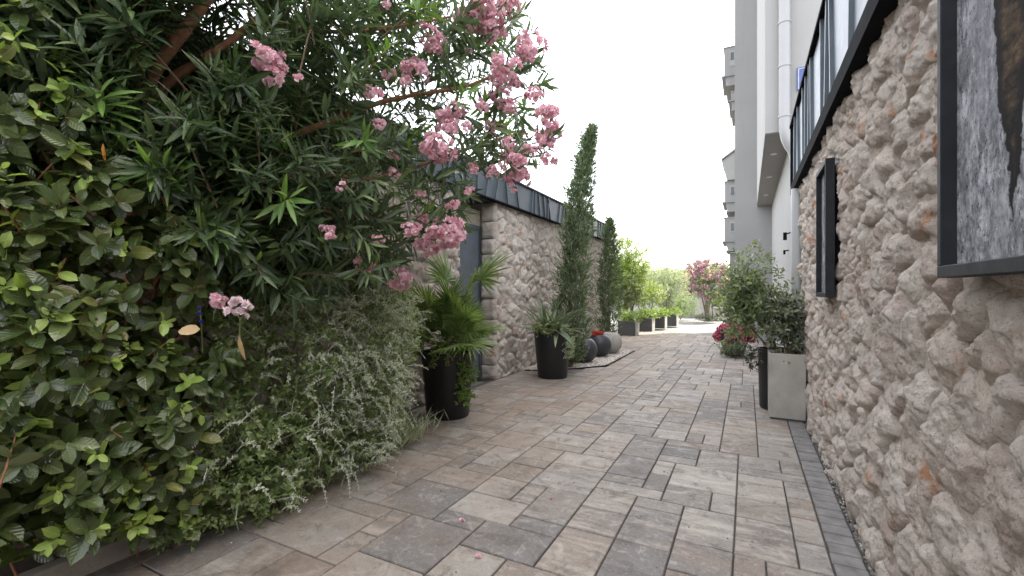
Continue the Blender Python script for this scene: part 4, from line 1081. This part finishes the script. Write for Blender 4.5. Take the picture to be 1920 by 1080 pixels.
def cypress(label, x, y, h, rmax, n, seed, lean=0.0, mat='cypress'):
    t = thing('cypress', label, 'tree', (x, y, 0), 'columnar cypresses along the left wall')
    r = np.random.default_rng(seed)
    limb('trunk', [(x, y, 0), (x + .02, y, h * .4), (x + lean * .5, y, h * .8)], .045, .01, M['bark'], t, 8)
    f = r.random(n) ** .85; z = .06 + f * (h - .1)
    prof = np.interp(f, [0, .05, .25, .45, .65, .85, .96, 1], [.5, .9, 1.05, .95, .74, .46, .20, .02]) * rmax
    a = r.random(n) * 6.283; lump = 1 + .7 * vnoise(np.cos(a) * 1.8 + 5, np.sin(a) * 1.8 + 9, z * 3.6 + seed) + .35 * vnoise(np.cos(a) * 4, np.sin(a) * 4, z * 9)
    rr = prof * lump * (1 - .75 * r.random(n) ** 2.2)
    ox = lean * f ** 2.4
    pos = np.stack([x + rr * np.cos(a) + ox, y + rr * np.sin(a), z], 1)
    d = np.stack([np.cos(a) * .5 + lean * .8 * (f > .9), np.sin(a) * .5, .95 + 0 * a], 1) + r.normal(size=(n, 3)) * .38
    tp_ = diamond(.15, .02)
    sp = []
    for k in range(3):
        dd = unit(d) + r.normal(size=(n, 3)) * .35
        sp.append((tp_, pos, dd, rvec(n), .06 + .09 * r.random(n), 0))
    k = n // 9; ix = r.integers(0, n, k); aa = a[ix]; ff = f[ix]             # loose outer wisps
    rp = np.interp(ff, [0, .05, .25, .45, .65, .85, .96, 1], [.45, .8, 1.0, .92, .70, .46, .24, .05]) * rmax * (.9 + .45 * r.random(k))
    wp = np.stack([x + rp * np.cos(aa) + lean * ff ** 2.4, y + rp * np.sin(aa), z[ix]], 1)
    wd_ = np.stack([np.cos(aa) * .8, np.sin(aa) * .8, .9 + 0 * aa], 1) + r.normal(size=(k, 3)) * .3
    for q in range(4): sp.append((tp_, wp + unit(wd_) * .04 * q, unit(wd_) + r.normal(size=(k, 3)) * .35, rvec(k), .06 + .08 * r.random(k), 0))
    o = joined('crown', sp, [M[mat]], t, False, None); return t
cypress('tall columnar cypress beside the yucca tub', -2.86, 7.86, 4.36, .25, 4600, 2, .40)
cypress('shorter dark columnar cypress behind the ball planters', -3.12, 11.35, 3.25, .25, 2400, 6, .05)

# ------------------------------------------------------------------ right side planters
cpot = thing('square_planter', 'tall square grey concrete planter against the right wall', 'planter', (.385, 5.93, 0))
a0, a1, b0, b1, hh = .215, .565, 5.75, 6.10, .725
mb = MB(); V = [];
for (i_, z) in ((.004, .02), (0, hh), (.022, hh), (.022, hh - .06)):
    V += [(a0 + i_, b0 + i_, z), (a1 - i_, b0 + i_, z), (a1 - i_, b1 - i_, z), (a0 + i_, b1 - i_, z)]
F = [[3, 2, 1, 0]] + [[i * 4 + q, i * 4 + (q + 1) % 4, i * 4 + 4 + (q + 1) % 4, i * 4 + 4 + q] for i in range(3) for q in range(4)]
mb.add(V, F); mb.build('body', M['concrete_pot'], cpot, bevel=.006)
MB().box(a0 + .012, a1 - .012, b0 + .012, b1 - .012, .0, .02).build('foot', M['box_dark'], cpot)
MB().box(a0 + .023, a1 - .023, b0 + .023, b1 - .023, hh - .09, hh - .03).build('soil', M['soil'], cpot)
dp = thing('woven_planter', 'black woven texture planter half hidden behind the concrete one', 'planter', (.30, 6.32, 0))
wm = Mat('black_weave'); p_ = wm.pos(); ck = wm.n('TexChecker', {'Vector': p_, 'Scale': 46.0}).outputs[1]
M['weave'] = wm.base((.014, .014, .015), .45, wm.bump(ck, .9, .008))
MB().lathe([(0, 0), (.165, 0), (.175, .02), (.195, .70), (.198, .72), (.18, .72), (.175, .65), (0, .65)], .31, 6.315, 40).build('body', M['weave'], dp, True)
MB().lathe([(.174, .66), (0, .67)], .31, 6.315, 20).build('soil', M['soil'], dp)

def bush(name, label, cat, centre, radii, n, nl, ls, mats, base, seed, tpl, fill=1.6, dirb=(0, 0, .5), stems=3, stemr=.012, group=None, zmin=None, nsep=0, smat='bark', drp=.2):
    t = thing(name, label, cat, base, group); r = np.random.default_rng(seed)
    d = unit(r.normal(size=(n, 3))); c = np.array(centre); R_ = np.array(radii)
    lump = 1 + .30 * vnoise(d[:, 0] * 2.2 + seed, d[:, 1] * 2.2, d[:, 2] * 2.2) + .14 * vnoise(d[:, 0] * 5, d[:, 1] * 5 + seed, d[:, 2] * 5)
    O = c + d * R_ * (lump * (1 - .8 * r.random(n) ** fill))[:, None]
    if zmin is not None: O[:, 2] = np.maximum(O[:, 2], zmin + .03 * r.random(n))
    td = unit(d + np.array(dirb) + r.normal(size=(n, 3)) * .5)
    dt = twig_leaves(O - td * ls, td, ls * 1.8, nl, 1.0, ls, 1, 0, drp, .4, .35)
    if nsep:
        pd_ = proj(dt[0])[2]
        split_build(t, [tpl], [tpl], mats, (*dt[:4], np.zeros(len(dt[0]), bool)), pd_, nsep)
    else:
        which = r.integers(0, len(mats), len(dt[0]))
        joined('crown' if cat == 'tree' else 'foliage', [(tpl, dt[0][which == k], dt[1][which == k], dt[2][which == k], dt[3][which == k], k) for k in range(len(mats))], mats, t, tpl is not T_D, None)
    for k in range(stems):
        e_ = O[r.integers(0, n)] * .65 + c * .35; b_ = np.array(base) + np.array([r.uniform(-.03, .03), r.uniform(-.03, .03), -.02])
        limb('trunk' if cat == 'tree' and k == 0 else ('branch' if cat == 'tree' else 'stem'), [b_, b_ * .5 + e_ * .5 + np.array([r.uniform(-.04, .04), 0, .04]), e_], stemr, stemr * .35, M[smat], t, 7)
    return t
T_S = leaf_template(.40, 4, .2, .15, 0, 'lance', 2)
bush('leafy_shrub', 'leafy dull green shrub leaning left out of the woven planter', 'shrub', (.02, 6.25, 1.32), (.42, .40, .56), 430, 7, .078, [M['duskshrub'], M['duskshrub'], M['smallgreen']], (.30, 6.32, .68), 5, T_S, 1.3, (0, 0, .35), 7, .012, smat='twig_b')
bush('leafy_shrub', 'darker leafy shrub rising from the concrete planter', 'shrub', (.40, 5.95, 1.08), (.22, .24, .42), 190, 7, .070, [M['duskshrub'], M['duskshrub'], M['darkleaf']], (.39, 5.93, .68), 15, T_S, 1.3, (0, 0, .35), 6, .010, smat='twig_b')
bush('purple_sprig', 'dark purple leafy sprig hanging beside the woven planter', 'plant', (.06, 6.05, .62), (.07, .08, .16), 26, 6, .05, [M['darkleaf']], (.17, 6.14, .71), 25, T_S, 1.0, (0, 0, -.3), 2, .004, smat='twig_b')

# flower bowl farther on the right
fb = thing('flower_bowl', 'round grey bowl overflowing with pink red flowers on the right', 'planter', (-.25, 11.15, 0))
MB().lathe([(0, .0), (.17, .0), (.19, .02), (.27, .28), (.30, .42), (.29, .44), (.27, .42), (.25, .36), (0, .36)], -.25, 11.15, 36).build('bowl', M['ball_dark'], fb, True)
MB().lathe([(.251, .37), (0, .38)], -.25, 11.15, 20).build('soil', M['soil'], fb)
bg_ = thing('flower_mound', 'mound of pink red flowers filling the grey bowl', 'flowers', (-.25, 11.15, .37))
CB = [cluster_mesh('flower_cluster', .075, 14, [M['petal_red']], 60 + i, .034) for i in range(3)]
for i in range(80):
    a = pr.uniform(0, 6.28); e_ = pr.uniform(-.25, 1.4); r_ = .37
    o = bpy.data.objects.new('flower_cluster', CB[i % 3]); link(o, bg_); o.location = (r_ * math.cos(a) * math.cos(e_), r_ * math.sin(a) * math.cos(e_), .04 + .26 * math.sin(e_)); o.rotation_euler = (pr.random(), pr.random(), a)
n = 150; d_ = rvec(n, -.1, 1); O = np.array([-.25, 11.15, .40]) + d_ * np.array([.28, .28, .24]) * (.5 + .5 * rng.random((n, 1)))
dt = twig_leaves(O, d_, .06, 6, 1.0, .05); joined('foliage', [(T_D, dt[0], dt[1], dt[2], dt[3], 0)], [M['darkleaf']], bg_, False)
bush('leafy_plant', 'low fleshy green plant in front of the flower bowl', 'plant', (-.28, 10.72, .20), (.34, .16, .17), 120, 7, .062, [M['duskshrub']], (-.28, 10.72, .0), 33, T_D, 1.2, (0, 0, .5), 3, .008, zmin=.02)

# ------------------------------------------------------------------ far court
for k, (px, py, lab) in enumerate([(1191, 630, 'nearest box planter with low green hedge after the cypress'), (1222, 622, 'second box planter of the row with yellow green hedge'), (1246, 616.5, 'third box planter of the row with green hedge'), (1268, 612, 'farthest box planter of the row with small round hedge')]):
    c = G(px, py); x1, y0_ = c[0], c[1]; s_ = .56
    t = thing('box_planter', lab, 'planter', (x1 - s_ / 2, y0_ + s_ / 2, 0), 'row of box planters')
    MB().box(x1 - s_, x1, y0_, y0_ + s_, 0, .46).build('body', M['box_dark'], t, bevel=.008)
    MB().box(x1 + .001, x1 + .012, y0_ + .012, y0_ + s_ - .012, .01, .45).build('pale_side', M['ball_light'], t)  # side towards the alley made paler than the dark box
    bush('low_hedge', ['lush green low hedge filling the nearest box planter', 'yellow green low hedge in the second box planter', 'trimmed green low hedge in the third box planter', 'small round low hedge in the farthest box planter'][k], 'hedge',
         (x1 - s_ / 2, y0_ + s_ / 2, .58), (.46, .42, .22), 420, 6, .05, [M['hedge'] if k else M['bright'], M['bright']], (x1 - s_ / 2, y0_ + s_ / 2, .44), 70 + k, T_D, 1.6, (0, 0, .5), 2, .01, 'low hedges in the box planters', .36)
bush('leafy_tree', 'bright lime green sunlit tree behind the end of the stone building', 'tree', (-3.85, 16.3, 2.0), (.86, .9, 1.42), 1700, 8, .11, [M['lime']], (-3.95, 16.4, 0), 81, T_DN, 1.8, (0, 0, .1), 6, .04, drp=.5)
bush('olive_tree', 'young olive tree with thin grey trunk behind the nearest box planter', 'tree', (-3.75, 16.0, 1.5), (.72, .7, .60), 600, 8, .075, [M['olive']], (-3.75, 16.1, 0), 82, T_DN, 1.8, (0, 0, .2), 5, .035)
bush('olive_tree', 'pale grey green olive tree towering over the far planters', 'tree', (-3.15, 20.6, 1.72), (1.15, 1.0, .92), 1300, 8, .085, [M['olive']], (-3.15, 20.6, 0), 83, T_DN, 1.8, (0, 0, .2), 6, .05)
bush('small_tree', 'round light green small tree behind the second planter', 'tree', (-3.35, 17.6, 1.32), (.78, .75, .50), 700, 8, .06, [M['hedge'], M['olive']], (-3.35, 17.6, 0), 84, T_D, 1.8, (0, 0, .2), 5, .03)
bush('dark_shrub', 'dark green upright shrub behind the farthest planter', 'shrub', (-2.95, 19.6, 1.2), (.35, .35, .55), 260, 8, .06, [M['duskshrub']], (-2.95, 19.6, 0), 85, T_D, 1.8, (0, 0, .3), 3, .02)
bush('green_bush', 'fresh green bush beside the grey gate panel', 'hedge', (-3.0, 24.6, .75), (.7, .5, .70), 420, 7, .07, [M['bright']], (-3.0, 24.6, 0), 86, T_D, 1.8, (0, 0, .3), 2, .02, zmin=.05)
# pink oleander tree
pt = bush('oleander_tree', 'round headed pink flowering oleander tree at the end of the alley', 'tree', (-1.72, 23.6, 2.0), (1.08, 1.0, .95), 800, 8, .12, [M['duskshrub']], (-1.65, 23.6, 0), 87, T_DN, 1.8, (0, 0, .2), 6, .05)
M['petal_far'] = leaf_mat('dusty_pink_petal', [(0, (.44, .22, .28)), (1, (.60, .40, .45))], .6, .2, None, False, .3, 1.0, (1, 1, 1))
CF = [cluster_mesh('flower_cluster', .15, 14, [M['petal_far']], 90 + i, .07) for i in range(3)]
for i in range(85):
    v = unit(np.array([pr.gauss(0, 1), pr.gauss(0, 1) - .4, pr.gauss(0, 1)])); o = bpy.data.objects.new('flower_cluster', CF[i % 3]); link(o, pt)
    o.location = Vector(np.array([-.07, 0, 2.0]) + v * np.array([1.08, 1.0, .92]) * pr.uniform(.8, 1.05)); o.scale = (pr.uniform(.6, 1.1),) * 3; o.rotation_euler = (pr.random() * 6, 0, pr.random() * 6)
bush('ground_bush', 'low brownish bush at the foot of the oleander tree', 'shrub', (-1.6, 23.2, .18), (.75, .4, .24), 300, 6, .06, [M['darkleaf'], M['duskshrub']], (-1.6, 23.2, 0), 88, T_D, 1.5, (0, 0, .3), 2, .015, zmin=.02)
bush('yellow_bush', 'bright yellow green bush in the pale tub at the far end', 'shrub', (-1.15, 25.4, 1.05), (.48, .45, .48), 300, 7, .06, [M['lime'], M['hedge']], (-1.15, 25.4, .5), 89, T_D, 1.5, (0, 0, .3), 2, .015)
tb = thing('pale_tub', 'pale round tub under the yellow green bush', 'pot', (-1.15, 25.4, 0))
MB().lathe([(0, 0), (.34, 0), (.42, .60), (.39, .62), (.36, .56), (0, .56)], -1.15, 25.4, 28).build('body', M['ball_light'], tb, True)
# far house with gate
fh = thing('tiled_house', 'low house with red tiled roof closing the alley', 'house', (-1, 29, 0))
MB().box(-3.6, 6, 28.0, 33, -.05, 1.95).build('wall', M['ball_light'], fh)
MB().prism([(-3.3, 27.5, 1.96), (-3.3, 30.5, 2.75), (-3.3, 33.5, 1.96)], (9.6, 0, 0)).build('roof', M['tile_red'], fh)
gt = MB().box(-2.55, -1.95, 27.93, 27.99, 0, 1.75).build('panel', M['ball_light'], fh)
MB().box(-2.57, -1.70, 27.30, 27.36, 0, 1.80).build('grey_panel', M['concrete_pot'], fh)
MB().box(-1.69, -.45, 27.34, 27.40, 0, 1.45).build('gate', M['box_dark'], fh)
pwl = MB().box(-30, -3.7, 30, 30.4, -.05, 1.7)
tag(pwl.build('garden_wall', M['plaster']), 'pale garden wall behind the olive trees', 'wall')
for k, (x, y, z, rx, rz) in enumerate([(-5.2, 31.5, 1.9, 1.9, 1.15), (-8.5, 33, 2.3, 2.4, 1.5), (-2.6, 35.5, 2.3, 2.2, 1.0)]):
    bush('leafy_tree', ['grey green tree rising behind the far garden wall', 'broad tree behind the left part of the garden wall', 'soft green treetop above the red roofed house'][k], 'tree', (x, y, z), (rx, 1.6, rz), 1100, 8, .18, [M['olive'], M['duskshrub']], (x, y, 0), 95 + k, T_D, 1.6, (0, 0, .2), 4, .1)

# ------------------------------------------------------------------ litter on the paving
for (px, py, lab, s_) in ((866, 977, 'fallen pink blossom on the large paver in mid foreground', 1.0), (897, 1045, 'fallen pink blossom nearest the camera on the paving', 1.0), (1033, 937, 'small dark pink withered petal on the paving', .5)):
    g_ = G(px, py); v, f, u = petal_flower(.021 * s_, True, int(px)); v = v.copy(); v[:, 2] = v[:, 2] * .8 + .003
    o = bpy.data.objects.new('fallen_blossom', newmesh('fallen_blossom', v, f, M['petal'] if s_ == 1 else M['petal_red'])); link(o); o.location = (g_[0], g_[1], .002)
    tag(o, lab, 'blossom', 'blossoms fallen on the paving')
n = 260; pts = []
for i in range(n):
    x = random.uniform(-2.85, .5); y = random.uniform(1.2, 7); pts.append((x, y, .0035))
o = pebbles('grit_specks', np.array(pts), .003 + .003 * rng.random(n), M['grit']); tag(o, 'tiny scattered specks of grit and leaf crumbs on the paving', 'debris')
